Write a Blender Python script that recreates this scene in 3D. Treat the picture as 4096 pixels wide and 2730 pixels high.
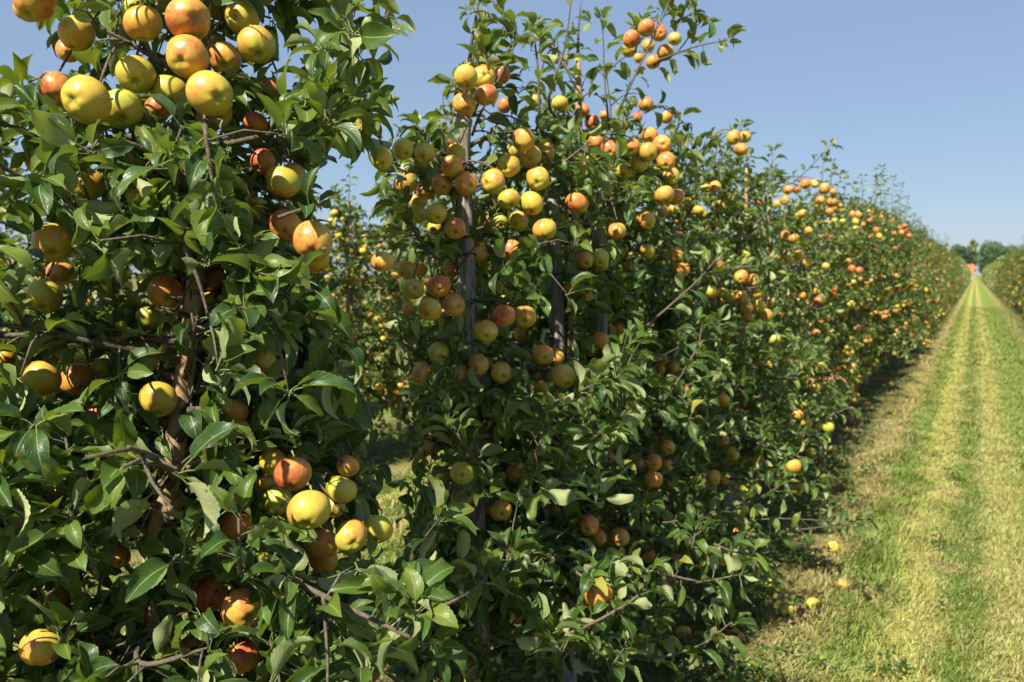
import bpy, math, random
import numpy as np
from mathutils import Vector, Matrix, Quaternion

random.seed(7)
rng = np.random.default_rng(7)
for o in list(bpy.data.objects):
    bpy.data.objects.remove(o)
sc = bpy.context.scene
col = sc.collection

# ------------------------------------------------------------------ camera
FPX = 796.0                         # focal length in pixels of the 1024 wide picture
YAW, PITCH, EYE = math.radians(30.1), math.radians(-4.8), 1.6
cam_d = bpy.data.cameras.new('camera')
cam_d.sensor_width = 36.0
cam_d.lens = FPX / 1024 * 36.0
cam_d.clip_start, cam_d.clip_end = 0.05, 3000
cam_d.dof.use_dof = True
cam_d.dof.focus_distance = 1.5
cam_d.dof.aperture_fstop = 5.6
cam = bpy.data.objects.new('camera', cam_d)
col.objects.link(cam)
cam.location = (0, 0, EYE)
cam.rotation_euler = (math.pi / 2 + PITCH, 0, YAW)
sc.camera = cam

# ------------------------------------------------------------------ light
SUN_AZ, SUN_EL = math.radians(2), math.radians(49)     # travel direction, from +Y towards +X
SUN = Vector((math.sin(SUN_AZ) * math.cos(SUN_EL), math.cos(SUN_AZ) * math.cos(SUN_EL), -math.sin(SUN_EL)))
world = bpy.data.worlds.new('World')
sc.world = world
world.use_nodes = True
wn = world.node_tree
sky = wn.nodes.new('ShaderNodeTexSky')
sky.sky_type = 'NISHITA'
sky.sun_disc = False
sky.sun_elevation = SUN_EL
sky.sun_rotation = math.pi + SUN_AZ
sky.air_density, sky.dust_density, sky.ozone_density = 1.0, 0.4, 3.0
bg = wn.nodes['Background']
bg.inputs['Strength'].default_value = 0.068
milky = wn.nodes.new('ShaderNodeMix')          # late-summer haze evens the clear sky out, all round
milky.data_type = 'RGBA'
milky.inputs[0].default_value = .64
milky.inputs[7].default_value = (2.3, 3.15, 4.5, 1)
wn.links.new(sky.outputs[0], milky.inputs[6])
wn.links.new(milky.outputs[2], bg.inputs['Color'])
sun_d = bpy.data.lights.new('sun', 'SUN')
sun_d.energy, sun_d.angle, sun_d.color = 5.0, math.radians(0.53), (1.0, 0.935, 0.79)
sun = bpy.data.objects.new('sun', sun_d)
col.objects.link(sun)
sun.location = (-3, -10, 12)
sun.rotation_euler = SUN.to_track_quat('-Z', 'Y').to_euler()

vs = sc.view_settings
vs.view_transform, vs.look, vs.exposure, vs.gamma = 'Standard', 'None', 1.06, 1.0
vs.use_curve_mapping = False
sc.render.engine = 'CYCLES'
sc.cycles.use_denoising = True
sc.cycles.use_adaptive_sampling = True
sc.cycles.adaptive_threshold = .015
sc.cycles.max_bounces = 4
sc.cycles.diffuse_bounces = 1
sc.cycles.glossy_bounces = 1
sc.cycles.transmission_bounces = 2
sc.cycles.caustics_reflective = sc.cycles.caustics_refractive = False

# ------------------------------------------------------------------ picture <-> place
CP = Vector((0, 0, EYE))
CR = Vector((math.cos(YAW), math.sin(YAW), 0))
CF = Vector((-math.sin(YAW) * math.cos(PITCH), math.cos(YAW) * math.cos(PITCH), math.sin(PITCH)))
CU = CR.cross(CF)
K = 1024 / 2353.0                   # survey notes below use a 2353 wide copy


def at(x, y, depth):
    return CP + depth * (CF + CR * ((x * K - 512) / FPX) + CU * ((341 - y * K) / FPX))


def proj(p):
    d = Vector(p) - CP
    z = d.dot(CF)
    if z < 0.05:
        return -9999, -9999, z
    return (512 + FPX * d.dot(CR) / z) / K, (341 - FPX * d.dot(CU) / z) / K, z


CROPS = dict(A=(0, 0, .68), B=(1400, 0, .68), C=(0, 900, .5741), D=(0, 1800, .7225), E=(1500, 1000, .595),
             F=(1500, 1900, .595), G=(2700, 400, .6377), H=(2700, 1400, .848))
K4 = 2353 / 4096.0


def crop(c, x, y):
    ox, oy, s = CROPS[c]
    return (ox + x * s) * K4, (oy + y * s) * K4


def in_poly(x, y, poly):
    c = False
    j = len(poly) - 1
    for i in range(len(poly)):
        xi, yi = poly[i]
        xj, yj = poly[j]
        if (yi > y) != (yj > y) and x < (xj - xi) * (y - yi) / (yj - yi) + xi:
            c = not c
        j = i
    return c


# ------------------------------------------------------------------ materials
def nt_new(name):
    m = bpy.data.materials.new(name)
    m.use_nodes = True
    nt = m.node_tree
    for n in list(nt.nodes):
        nt.nodes.remove(n)
    out = nt.nodes.new('ShaderNodeOutputMaterial')
    return m, nt, out


class N:
    """small helper for writing node trees"""
    def __init__(s, nt):
        s.nt = nt

    def n(s, typ, **kw):
        nd = s.nt.nodes.new(typ)
        for k, v in kw.items():
            setattr(nd, k, v)
        return nd

    def put(s, sock, v):
        if isinstance(v, bpy.types.NodeSocket):
            s.nt.links.new(v, sock)
        elif v is not None:
            sock.default_value = v

    def math(s, op, a, b=None, c=None, clamp=False):
        nd = s.n('ShaderNodeMath', operation=op, use_clamp=clamp)
        for i, v in enumerate((a, b, c)):
            if v is not None:
                s.put(nd.inputs[i], v)
        return nd.outputs[0]

    def mix(s, f, a, b, mode='MIX'):
        nd = s.n('ShaderNodeMix', data_type='RGBA', blend_type=mode)
        s.put(nd.inputs[0], f)
        s.put(nd.inputs[6], a if isinstance(a, bpy.types.NodeSocket) else (*a, 1))
        s.put(nd.inputs[7], b if isinstance(b, bpy.types.NodeSocket) else (*b, 1))
        return nd.outputs[2]

    def smooth(s, v, a, b, lo=0.0, hi=1.0):
        nd = s.n('ShaderNodeMapRange', interpolation_type='SMOOTHSTEP')
        s.put(nd.inputs[0], v)
        for i, q in enumerate((a, b, lo, hi)):
            nd.inputs[1 + i].default_value = q
        return nd.outputs[0]

    def noise(s, vec, scale, detail=2.0, rough=0.5, dist=0.0):
        nd = s.n('ShaderNodeTexNoise')
        s.put(nd.inputs['Vector'], vec)
        nd.inputs['Scale'].default_value = scale
        nd.inputs['Detail'].default_value = detail
        nd.inputs['Roughness'].default_value = rough
        nd.inputs['Distortion'].default_value = dist
        return nd.outputs['Fac']

    def ramp(s, f, stops):
        nd = s.n('ShaderNodeValToRGB')
        cr = nd.color_ramp
        while len(cr.elements) > 1:
            cr.elements.remove(cr.elements[0])
        cr.elements[0].position = stops[0][0]
        cr.elements[0].color = (*stops[0][1], 1)
        for p, c in stops[1:]:
            e = cr.elements.new(p)
            e.color = (*c, 1)
        s.put(nd.inputs[0], f)
        return nd.outputs[0]

    def bsdf(s, **kw):
        nd = s.n('ShaderNodeBsdfPrincipled')
        for k, v in kw.items():
            s.put(nd.inputs[k.replace('_', ' ')], (*v, 1) if isinstance(v, tuple) and len(v) == 3 else v)
        return nd

    def bump(s, h, strength, dist):
        nd = s.n('ShaderNodeBump')
        nd.inputs['Strength'].default_value = strength
        nd.inputs['Distance'].default_value = dist
        s.put(nd.inputs['Height'], h)
        return nd.outputs[0]

    def rnd(s):
        a = s.n('ShaderNodeObjectInfo').outputs['Random']
        b = s.n('ShaderNodeNewGeometry').outputs['Random Per Island']
        return s.math('FRACT', s.math('ADD', s.math('MULTIPLY', a, 7.31), s.math('MULTIPLY', b, 5.77)))


def leaf_material(name, veins=True):
    m, nt, out = nt_new(name)
    h = N(nt)
    r = h.rnd()
    geo = h.n('ShaderNodeNewGeometry')
    uv = h.n('ShaderNodeUVMap').outputs[0]
    sep = h.n('ShaderNodeSeparateXYZ')
    h.put(sep.inputs[0], uv)
    u, v = sep.outputs[0], sep.outputs[1]          # u along the blade, v across, 0.5 = midrib
    av = h.math('ABSOLUTE', h.math('SUBTRACT', v, 0.5))
    top = h.ramp(r, [(0.0, (.020, .050, .012)), (.3, (.031, .073, .013)), (.6, (.056, .108, .015)),
                     (.85, (.100, .155, .020)), (.965, (.15, .18, .026)), (1.0, (.34, .30, .045))])
    und = h.ramp(h.math('FRACT', h.math('MULTIPLY', r, 3.3)),
                 [(0.0, (.21, .25, .10)), (.5, (.28, .32, .14)), (1.0, (.36, .39, .18))])
    mott = h.noise(geo.outputs['Position'], 60.0, 3.0)
    top = h.mix(h.smooth(mott, .45, .75, 0, .35), top, (.075, .13, .03))
    edge = h.smooth(av, .455, .50, 0, .5)
    top = h.mix(edge, top, (.14, .22, .05))
    if veins:
        rib = h.smooth(av, .012, .035, 1, 0)
        # side veins run obliquely out from the midrib
        ph = h.math('ADD', h.math('MULTIPLY', u, 9.0), h.math('MULTIPLY', av, -7.0))
        tri = h.math('ABSOLUTE', h.math('SUBTRACT', h.math('FRACT', ph), 0.5))
        vein = h.smooth(tri, 0.0, .10, 1, 0)
        pet = h.smooth(u, -.01, .02, 1, 0)
        top = h.mix(h.math('MULTIPLY', vein, .22), top, (.12, .18, .06))
        top = h.mix(h.math('MAXIMUM', rib, pet), top, (.23, .28, .10))
        und = h.mix(h.math('MULTIPLY', vein, .5), und, (.30, .36, .18))
        und = h.mix(h.math('MAXIMUM', rib, pet), und, (.33, .36, .18))
        pos2 = h.n('ShaderNodeVectorMath', operation='ADD')
        h.put(pos2.inputs[0], geo.outputs['Position'])
        spots = h.noise(pos2.outputs[0], 75.0, 1.0)
        sm = h.math('MULTIPLY', h.smooth(spots, .70, .75), h.smooth(h.math('FRACT', h.math('MULTIPLY', r, 11.0)), .45, .55))
        top = h.mix(sm, top, (.20, .075, .02))
        und = h.mix(sm, und, (.26, .13, .06))
        hgt = h.math('ADD', h.math('MULTIPLY', h.math('MAXIMUM', vein, rib), -.6), h.math('MULTIPLY', h.noise(geo.outputs['Position'], 160.0, 2.0), .8))
        bump = h.bump(hgt, .55, .0012)
    else:
        bump = None
    bf = geo.outputs['Backfacing']
    base = h.mix(bf, top, und)
    rough = h.math('ADD', h.math('MULTIPLY', bf, .30), h.math('ADD', .31, h.math('MULTIPLY', mott, .20)))
    p = h.bsdf(Base_Color=base, Roughness=rough)
    p.inputs['Specular IOR Level'].default_value = .38
    if bump:
        h.put(p.inputs['Normal'], bump)
    tr = h.n('ShaderNodeBsdfTranslucent')
    h.put(tr.inputs[0], h.mix(r, (.13, .24, .012), (.30, .38, .02)))
    mx = h.n('ShaderNodeMixShader')
    mx.inputs[0].default_value = .27
    h.put(mx.inputs[1], p.outputs[0])
    h.put(mx.inputs[2], tr.outputs[0])
    h.put(out.inputs[0], mx.outputs[0])
    return m


def apple_material(name, per_object=True):
    m, nt, out = nt_new(name)
    h = N(nt)
    tc = h.n('ShaderNodeTexCoord').outputs['Object'] if per_object else h.n('ShaderNodeAttribute', attribute_name='local').outputs['Vector']
    oi = h.n('ShaderNodeObjectInfo')
    if per_object:
        sepc = h.n('ShaderNodeSeparateColor')
        h.put(sepc.inputs[0], oi.outputs['Color'])
        red, grn = sepc.outputs[0], sepc.outputs[1]
        rr = oi.outputs['Random']
    else:
        rr = h.rnd()
        red = h.math('ADD', .28, h.math('MULTIPLY', rr, .55))
        grn = h.math('MULTIPLY', h.math('FRACT', h.math('MULTIPLY', rr, 9.7)), .6)
    off = h.n('ShaderNodeVectorMath', operation='MULTIPLY_ADD')
    h.put(off.inputs[0], tc)
    off.inputs[1].default_value = (26, 26, 26)
    comb = h.n('ShaderNodeCombineXYZ')
    h.put(comb.inputs[0], h.math('MULTIPLY', rr, 50.0))
    h.put(comb.inputs[1], h.math('MULTIPLY', rr, 31.0))
    h.put(off.inputs[2], comb.outputs[0])
    q = off.outputs[0]
    streak = h.n('ShaderNodeVectorMath', operation='MULTIPLY')
    h.put(streak.inputs[0], q)
    streak.inputs[1].default_value = (5.5, 5.5, .55)
    n1 = h.noise(q, .9, 2.0)
    n2 = h.noise(streak.outputs[0], 1.0, 3.0, .65)
    sep = h.n('ShaderNodeSeparateXYZ')
    h.put(sep.inputs[0], tc)
    side = h.math('MULTIPLY', sep.outputs[0], 15.0)                   # the side that got the sun while ripening
    yellow = h.mix(grn, (.58, .41, .050), (.39, .41, .056))
    yellow = h.mix(h.smooth(n1, .35, .7, 0, .5), yellow, (.65, .42, .056))
    bl = h.math('ADD', h.math('ADD', h.math('MULTIPLY', side, .42), h.math('MULTIPLY', h.math('SUBTRACT', n1, .5), 1.9)),
                h.math('MULTIPLY', h.math('SUBTRACT', n2, .5), 1.3))
    bl = h.math('ADD', bl, h.math('SUBTRACT', h.math('MULTIPLY', red, 1.5), .85))
    f = h.smooth(bl, -.45, .75)
    redc = h.mix(h.smooth(bl, .3, 1.2), (.57, .175, .048), (.40, .065, .036))
    c = h.mix(f, yellow, redc)
    vor = h.n('ShaderNodeTexVoronoi')
    h.put(vor.inputs['Vector'], q)
    vor.inputs['Scale'].default_value = 6.5
    dots = h.smooth(vor.outputs['Distance'], .06, .12, .38, 0)
    c = h.mix(dots, c, (.80, .58, .22))
    # corky russet round the calyx and in the stalk cavity
    rad = h.math('SQRT', h.math('ADD', h.math('POWER', sep.outputs[0], 2.0), h.math('POWER', sep.outputs[1], 2.0)))
    cav = h.smooth(rad, .003, .012, .75, 0)
    c = h.mix(cav, c, (.19, .17, .035))
    spk = h.noise(q, 5.0, 2.0)
    c = h.mix(h.smooth(spk, .74, .78, 0, .6), c, (.22, .10, .03))
    p = h.bsdf(Base_Color=c, Roughness=h.math('ADD', .30, h.math('MULTIPLY', n2, .18)))
    p.inputs['Specular IOR Level'].default_value = .45
    p.inputs['Subsurface Weight'].default_value = 0.0
    h.put(p.inputs['Normal'], h.bump(h.math('ADD', n1, h.math('MULTIPLY', spk, .25)), .12, .004))
    h.put(out.inputs[0], p.outputs[0])
    return m


def bark_material(name, a, b, c, scale=18, stretch=.25, rough=.85, lichen=(.30, .30, .2)):
    m, nt, out = nt_new(name)
    h = N(nt)
    g = h.n('ShaderNodeNewGeometry').outputs['Position']
    st = h.n('ShaderNodeVectorMath', operation='MULTIPLY')
    h.put(st.inputs[0], g)
    st.inputs[1].default_value = (1, 1, stretch)
    n1 = h.noise(st.outputs[0], scale * 3, 5.0, .65, .3)
    n2 = h.noise(g, scale, 3.0)
    cc = h.mix(h.smooth(n1, .35, .65), a, b)
    cc = h.mix(h.smooth(n2, .5, .7, 0, .8), cc, c)
    cc = h.mix(h.smooth(h.noise(g, scale * 2.2, 3.0), .62, .7, 0, .7), cc, lichen)
    p = h.bsdf(Base_Color=cc, Roughness=rough)
    h.put(p.inputs['Normal'], h.bump(n1, .8, .006))
    h.put(out.inputs[0], p.outputs[0])
    return m


def plain_material(name, c, rough=.6, var=.15, scale=30):
    m, nt, out = nt_new(name)
    h = N(nt)
    g = h.n('ShaderNodeNewGeometry').outputs['Position']
    n = h.noise(g, scale, 3.0)
    d = tuple(x * (1 - var) for x in c)
    e = tuple(min(1, x * (1 + var)) for x in c)
    p = h.bsdf(Base_Color=h.mix(n, d, e), Roughness=rough)
    h.put(out.inputs[0], p.outputs[0])
    return m


def turf_color(h, blades):
    """mown alley: two pale wheel tracks, a greener crown, long grass and straw at the edge, bare weed strip under the trees"""
    g = h.n('ShaderNodeNewGeometry').outputs['Position']
    sep = h.n('ShaderNodeSeparateXYZ')
    h.put(sep.inputs[0], g)
    warp = h.noise(g, 1.3, 4.0, .65)
    warp2 = h.noise(g, 6.0, 3.0, .6)
    x = h.math('ADD', sep.outputs[0], h.math('MULTIPLY', h.math('SUBTRACT', warp, .5), .36))
    x = h.math('ADD', x, h.math('MULTIPLY', h.math('SUBTRACT', warp2, .5), .20))
    # alleys repeat every 3.35 m
    x = h.math('SUBTRACT', h.math('MODULO', h.math('ADD', x, 1.35 + 33.5), 3.35), 1.35)
    t = h.math('DIVIDE', h.math('ADD', x, 1.35), 3.35)

    def P(v):
        return (v + 1.35) / 3.35
    soil, straw = (.15, .150, .045), (.40, .34, .13)
    dark, pale, mid = (.150, .225, .034), (.47, .47, .12), (.175, .245, .042)
    c = h.ramp(t, [(0, soil), (P(-.82), soil), (P(-.72), (.33, .28, .10)), (P(-.62), (.44, .35, .14)), (P(-.55), (.31, .30, .09)), (P(-.47), dark), (P(-.33), (.20, .27, .045)),
                   (P(-.27), pale), (P(-.13), (.45, .43, .13)), (P(-.03), mid), (P(.05), (.16, .225, .040)), (P(.17), (.43, .42, .13)), (P(.30), (.42, .41, .12)),
                   (P(.44), (.21, .29, .048)), (P(.85), (.17, .26, .040)), (P(1.15), (.30, .29, .10)), (P(1.35), soil), (1, soil)])
    dry = h.noise(g, 3.2, 5.0, .7, .4)
    c = h.mix(h.smooth(dry, .51, .66, 0, .8), c, (.43, .35, .145))
    c = h.mix(h.smooth(dry, .47, .33, 0, .55), c, (.13, .21, .030))
    return c, g


def ground_material():
    m, nt, out = nt_new('turf_ground')
    h = N(nt)
    c, g = turf_color(h, False)
    fine = h.noise(g, 70.0, 4.0, .75)
    c = h.mix(h.smooth(fine, .3, .75, .0, .6), c, (.06, .05, .022))
    p = h.bsdf(Base_Color=c, Roughness=.95)
    p.inputs['Specular IOR Level'].default_value = .15
    h.put(p.inputs['Normal'], h.bump(fine, 1.0, .03))
    h.put(out.inputs[0], p.outputs[0])
    return m


def blade_material():
    m, nt, out = nt_new('grass_blade')
    h = N(nt)
    c, g = turf_color(h, True)
    r = h.n('ShaderNodeNewGeometry').outputs['Random Per Island']
    c = h.mix(h.smooth(r, .0, .35, .55, 0), c, (.14, .23, .03))
    c = h.mix(h.smooth(r, .76, .97, 0, .75), c, (.50, .41, .19))
    p = h.bsdf(Base_Color=c, Roughness=.5)
    p.inputs['Specular IOR Level'].default_value = .35
    tr = h.n('ShaderNodeBsdfTranslucent')
    h.put(tr.inputs[0], c)
    mx = h.n('ShaderNodeMixShader')
    mx.inputs[0].default_value = .3
    h.put(mx.inputs[1], p.outputs[0])
    h.put(mx.inputs[2], tr.outputs[0])
    h.put(out.inputs[0], mx.outputs[0])
    return m


M_LEAF = leaf_material('apple_leaf')
M_LEAF_FAR = leaf_material('apple_leaf_simple', veins=False)
M_APPLE = apple_material('apple_skin')
M_APPLES = apple_material('apple_skin_many', per_object=False)
M_BARK = bark_material('apple_bark', (.27, .175, .095), (.40, .27, .15), (.33, .19, .10), 16, .5, .8, (.26, .29, .14))
M_TWIG = bark_material('apple_twig', (.07, .055, .04), (.14, .105, .075), (.10, .075, .05), 40, 1, .85, (.20, .19, .15))
M_STAKE = bark_material('weathered_stake', (.10, .085, .07), (.36, .315, .265), (.22, .185, .15), 26, .05, .9, (.33, .30, .26))
M_TIE = plain_material('black_tie', (.012, .012, .013), .45)
M_CALYX = plain_material('calyx_brown', (.07, .045, .022), .9)
M_STALK = plain_material('stalk', (.22, .20, .07), .7)
M_DEAD = plain_material('dead_leaf', (.28, .14, .055), .8, .35, 60)
M_LITTER = plain_material('leaf_litter', (.20, .13, .06), .9, .35, 60)
M_WEED = leaf_material('weed_leaf', veins=False)


# ------------------------------------------------------------------ mesh helpers
def mesh_obj(name, verts, faces, mat, parent=None, uvs=None, smooth=True, attr=None):
    me = bpy.data.meshes.new(name)
    me.from_pydata([tuple(v) for v in verts], [], [tuple(f) for f in faces])
    if uvs is not None:
        lay = me.uv_layers.new(name='UVMap')
        idx = np.empty(len(me.loops), dtype=np.int32)
        me.loops.foreach_get('vertex_index', idx)
        lay.data.foreach_set('uv', np.asarray(uvs, dtype=np.float32)[idx].ravel())
    if smooth:
        me.polygons.foreach_set('use_smooth', np.ones(len(me.polygons), dtype=bool))
    me.materials.append(mat)
    o = bpy.data.objects.new(name, me)
    col.objects.link(o)
    o.parent = parent
    return o


def fast_mesh(name, V, Q, mat, uvs=None, local=None):
    """V (n,3), Q (m,k) faces of equal size k"""
    V = np.asarray(V, dtype=np.float32)
    Q = np.asarray(Q, dtype=np.int32)
    k = Q.shape[1]
    me = bpy.data.meshes.new(name)
    me.vertices.add(len(V))
    me.vertices.foreach_set('co', V.ravel())
    me.loops.add(Q.size)
    me.loops.foreach_set('vertex_index', Q.ravel())
    me.polygons.add(len(Q))
    me.polygons.foreach_set('loop_start', np.arange(0, Q.size, k, dtype=np.int32))
    me.polygons.foreach_set('loop_total', np.full(len(Q), k, dtype=np.int32))
    me.polygons.foreach_set('use_smooth', np.ones(len(Q), dtype=bool))
    if uvs is not None:
        lay = me.uv_layers.new(name='UVMap')
        lay.data.foreach_set('uv', np.asarray(uvs, dtype=np.float32)[Q.ravel()].ravel())
    if local is not None:
        a = me.attributes.new('local', 'FLOAT_VECTOR', 'POINT')
        a.data.foreach_set('vector', np.asarray(local, dtype=np.float32).ravel())
    me.update(calc_edges=True)
    me.validate()
    me.materials.append(mat)
    return me


def link(name, me, parent=None):
    o = bpy.data.objects.new(name, me)
    col.objects.link(o)
    o.parent = parent
    return o


def tag(o, label=None, cat=None, group=None, kind=None):
    if label:
        o['label'] = label
    if cat:
        o['category'] = cat
    if group:
        o['group'] = group
    if kind:
        o['kind'] = kind
    return o


def empty(name, loc):
    o = bpy.data.objects.new(name, None)
    col.objects.link(o)
    o.location = loc
    o.empty_display_size = .1
    return o


class Tubes:
    def __init__(s):
        s.v, s.f = [], []

    def add(s, pts, rad, sides=6, lump=0.0):
        pts = [Vector(p) for p in pts]
        base = len(s.v)
        ref = Vector((.31, .77, .55))
        for i, p in enumerate(pts):
            t = (pts[min(i + 1, len(pts) - 1)] - pts[max(i - 1, 0)])
            if t.length < 1e-6:
                t = Vector((0, 0, 1))
            t.normalize()
            a = t.cross(ref).normalized()
            b = t.cross(a)
            for k in range(sides):
                w = 2 * math.pi * k / sides
                r = rad[i] * (1 + lump * math.sin(3.1 * i + 2.3 * k))
                s.v.append(p + a * (r * math.cos(w)) + b * (r * math.sin(w)))
        for i in range(len(pts) - 1):
            for k in range(sides):
                k2 = (k + 1) % sides
                s.f.append((base + i * sides + k, base + i * sides + k2, base + (i + 1) * sides + k2, base + (i + 1) * sides + k))
        s.f.append(tuple(base + (len(pts) - 1) * sides + k for k in range(sides)))
        s.f.append(tuple(base + k for k in reversed(range(sides))))
        return s

    def obj(s, name, mat, parent, origin=None):
        vv = [v - origin for v in s.v] if origin is not None else s.v
        return mesh_obj(name, vv, s.f, mat, parent)


# ------------------------------------------------------------------ leaf shapes (blade length 1, along +Y, upper side +Z)
def leaf_shape(seed, ns, nc, serr):
    r = random.Random(seed)
    fold = math.radians(r.uniform(20, 58))
    bend = math.radians(r.uniform(25, 105))
    twist = math.radians(r.uniform(-38, 38))
    wid = r.uniform(.225, .285)
    wave, ph = r.uniform(.02, .055), r.uniform(0, 6.28)
    sway = r.uniform(-.16, .16)
    V, U = [], []
    y = z = 0.0
    ang = math.radians(r.uniform(5, 30))
    prev = 0
    for i in range(ns + 1):
        s_ = i / ns
        ds = s_ - prev
        prev = s_
        a = ang - bend * s_ ** 1.25
        y += ds * math.cos(a)
        z += ds * math.sin(a)
        w = wid * max(0.0, math.sin(math.pi * min(1, s_ ** .82))) ** .78
        if s_ > .82:
            w *= 1 - .35 * (s_ - .82) / .18
        if i in (0, ns):
            w = .006
        f = fold * (1 - .35 * s_)
        for k in range(nc + 1):
            v = -1 + 2 * k / nc
            ww = w
            dy = 0
            if abs(v) > .99 and serr and 0 < i < ns:
                ww *= (1.03 if i % 2 else .965)
                dy = .018 if i % 2 else 0
            x = v * ww * math.cos(f)
            curl = (abs(v) ** 1.7) * ww * math.sin(f) + abs(v) ** 2 * wave * math.sin(s_ * 11 + ph + (2.2 if v > 0 else 0)) * (1 if 0 < i < ns else 0)
            tw = twist * s_
            xx = x * math.cos(tw) - curl * math.sin(tw)
            zz = x * math.sin(tw) + curl * math.cos(tw)
            V.append((xx + sway * s_ * s_, y - zz * math.sin(a) * .6 + dy, z + zz * math.cos(a)))
            U.append((s_ * .98 + .02, .5 + .5 * v))
    F = []
    for i in range(ns):
        for k in range(nc):
            p = i * (nc + 1) + k
            F.append((p, p + 1, p + nc + 2, p + nc + 1))
    # petiole: flat-sided stalk running back from the blade
    b = len(V)
    pl = r.uniform(.22, .36)
    for (yy, zz, rr) in ((.03, .004, .016), (-pl * .5, -.03, .014), (-pl, -.09, .018)):
        for (dx, dz) in ((-1, 0), (0, 1), (1, 0), (0, -1)):
            V.append((dx * rr, yy, zz + dz * rr))
            U.append((-.05, .5))
    for i in range(2):
        for k in range(4):
            k2 = (k + 1) % 4
            F.append((b + i * 4 + k, b + (i + 1) * 4 + k, b + (i + 1) * 4 + k2, b + i * 4 + k2))
    return np.array(V, dtype=np.float32), np.array(F, dtype=np.int32), np.array(U, dtype=np.float32)


HERO = [leaf_shape(100 + i, 22, 4, True) for i in range(18)]       # leaves one can pick apart
MIDL = [leaf_shape(300 + i, 6, 4, False) for i in range(12)]       # the rest of the near crowns
MIDS = [leaf_shape(400 + i, 6, 2, False) for i in range(12)]       # and of the crowns behind those


def small_leaf(seed):
    """folded, arched leaf for trees further down the row"""
    r = random.Random(seed)
    w, fz, dn = r.uniform(.20, .27), r.uniform(.08, .24), r.uniform(.1, .55)
    V = [(0, 0, 0), (-w * .85, .33, fz), (0, .36, .05), (w * .85, .33, fz), (-w * .8, .68, fz - dn * .35), (0, .70, -.02 - dn * .35),
         (w * .8, .68, fz - dn * .35), (0, 1 - dn * .18, -dn), (0, -.12, -.06)]
    F = [(0, 2, 1, 1), (0, 3, 2, 2), (1, 2, 5, 4), (2, 3, 6, 5), (4, 5, 7, 7), (5, 6, 7, 7)]
    V = np.array(V, dtype=np.float32)
    T = []
    for f in F:
        T.append((f[0], f[1], f[2]))
        if f[3] != f[2]:
            T.append((f[0], f[2], f[3]))
    U = np.column_stack([V[:, 1].clip(0.02, 1), .5 + V[:, 0] / (2 * w)])
    return V, np.array(T, dtype=np.int32), U.astype(np.float32)


SMALL = [small_leaf(500 + i) for i in range(10)]
HERO_ME = [fast_mesh('leaf', v, f, M_LEAF, u) for v, f, u in HERO]


def merge(shapes, mats, choice):
    """mats (n,4,4), choice (n,) -> joined arrays"""
    Vs, Fs, Us = [], [], []
    base = 0
    for s_ in range(len(shapes)):
        idx = np.nonzero(choice == s_)[0]
        if not len(idx):
            continue
        v, f, u = shapes[s_]
        m = mats[idx]
        vv = np.einsum('nij,kj->nki', m[:, :3, :3], v) + m[:, None, :3, 3]
        Vs.append(vv.reshape(-1, 3))
        off = (np.arange(len(idx)) * len(v))[:, None, None] + base
        Fs.append((f[None] + off).reshape(-1, f.shape[1]))
        Us.append(np.tile(u, (len(idx), 1)))
        base += len(idx) * len(v)
    return np.concatenate(Vs), np.concatenate(Fs), np.concatenate(Us)


# ------------------------------------------------------------------ apple shapes (unit diameter, calyx at -Z)
def apple_shape(seed, seg, rings):
    r = random.Random(seed)
    hgt = r.uniform(.42, .47)
    top, lob = r.uniform(.03, .09), r.uniform(.010, .030)
    lean, ph = r.uniform(-.13, .13), r.uniform(0, 6.28)
    V, F = [], []
    for i in range(rings + 1):
        p = math.pi * i / rings
        for k in range(seg):
            th = 2 * math.pi * k / seg
            rho = .5 * math.sin(p) ** .92 * (1 + top * math.cos(p)) if 0 < i < rings else 0.0
            z = hgt * math.cos(p)
            rho *= 1 + lob * math.cos(5 * th + ph) * (.5 - .5 * math.cos(p)) + .012 * math.sin(2 * th + ph)
            z -= .17 * math.exp(-(rho / .13) ** 2) if p < 1.57 else 0
            z += .095 * math.exp(-(rho / .10) ** 2) if p > 1.57 else 0
            if p > 1.57:
                z += .016 * math.cos(5 * th + ph) * math.exp(-((rho - .22) / .1) ** 2)
            V.append((rho * math.cos(th), rho * math.sin(th), z + lean * rho * math.cos(th)))
    for i in range(rings):
        for k in range(seg):
            k2 = (k + 1) % seg
            F.append((i * seg + k, (i + 1) * seg + k, (i + 1) * seg + k2, i * seg + k2))
    return np.array(V, dtype=np.float32), np.array(F, dtype=np.int32), np.zeros((len(V), 2), dtype=np.float32)


AD = .076
APPLE_SH = [apple_shape(20 + i, 28, 20) for i in range(6)]
APPLE_ME = [fast_mesh('apple', v * AD, f, M_APPLE) for v, f, u in APPLE_SH]
APPLE_SMALL = [apple_shape(40 + i, 12, 8) for i in range(4)]


def calyx_mesh():
    V, F = [(0, 0, .004)], []
    for k in range(5):
        a = 2 * math.pi * k / 5
        for (da, rr, zz) in ((-.45, .0045, .001), (0, .0085, -.0035), (.45, .0045, .001)):
            V.append((rr * math.cos(a + da), rr * math.sin(a + da), zz))
        b = 1 + 3 * k
        F += [(0, b, b + 1), (0, b + 1, b + 2)]
    me = bpy.data.meshes.new('calyx')
    me.from_pydata(V, [], F)
    me.materials.append(M_CALYX)
    return me


def stalk_mesh():
    t = Tubes()
    t.add([(0, 0, .0), (.001, 0, .012), (.005, .002, .024), (.012, .004, .034)], [.0012, .0012, .0014, .0024], 5)
    me = bpy.data.meshes.new('stalk')
    me.from_pydata([tuple(v) for v in t.v], [], t.f)
    me.polygons.foreach_set('use_smooth', np.ones(len(me.polygons), dtype=bool))
    me.materials.append(M_STALK)
    return me


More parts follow.
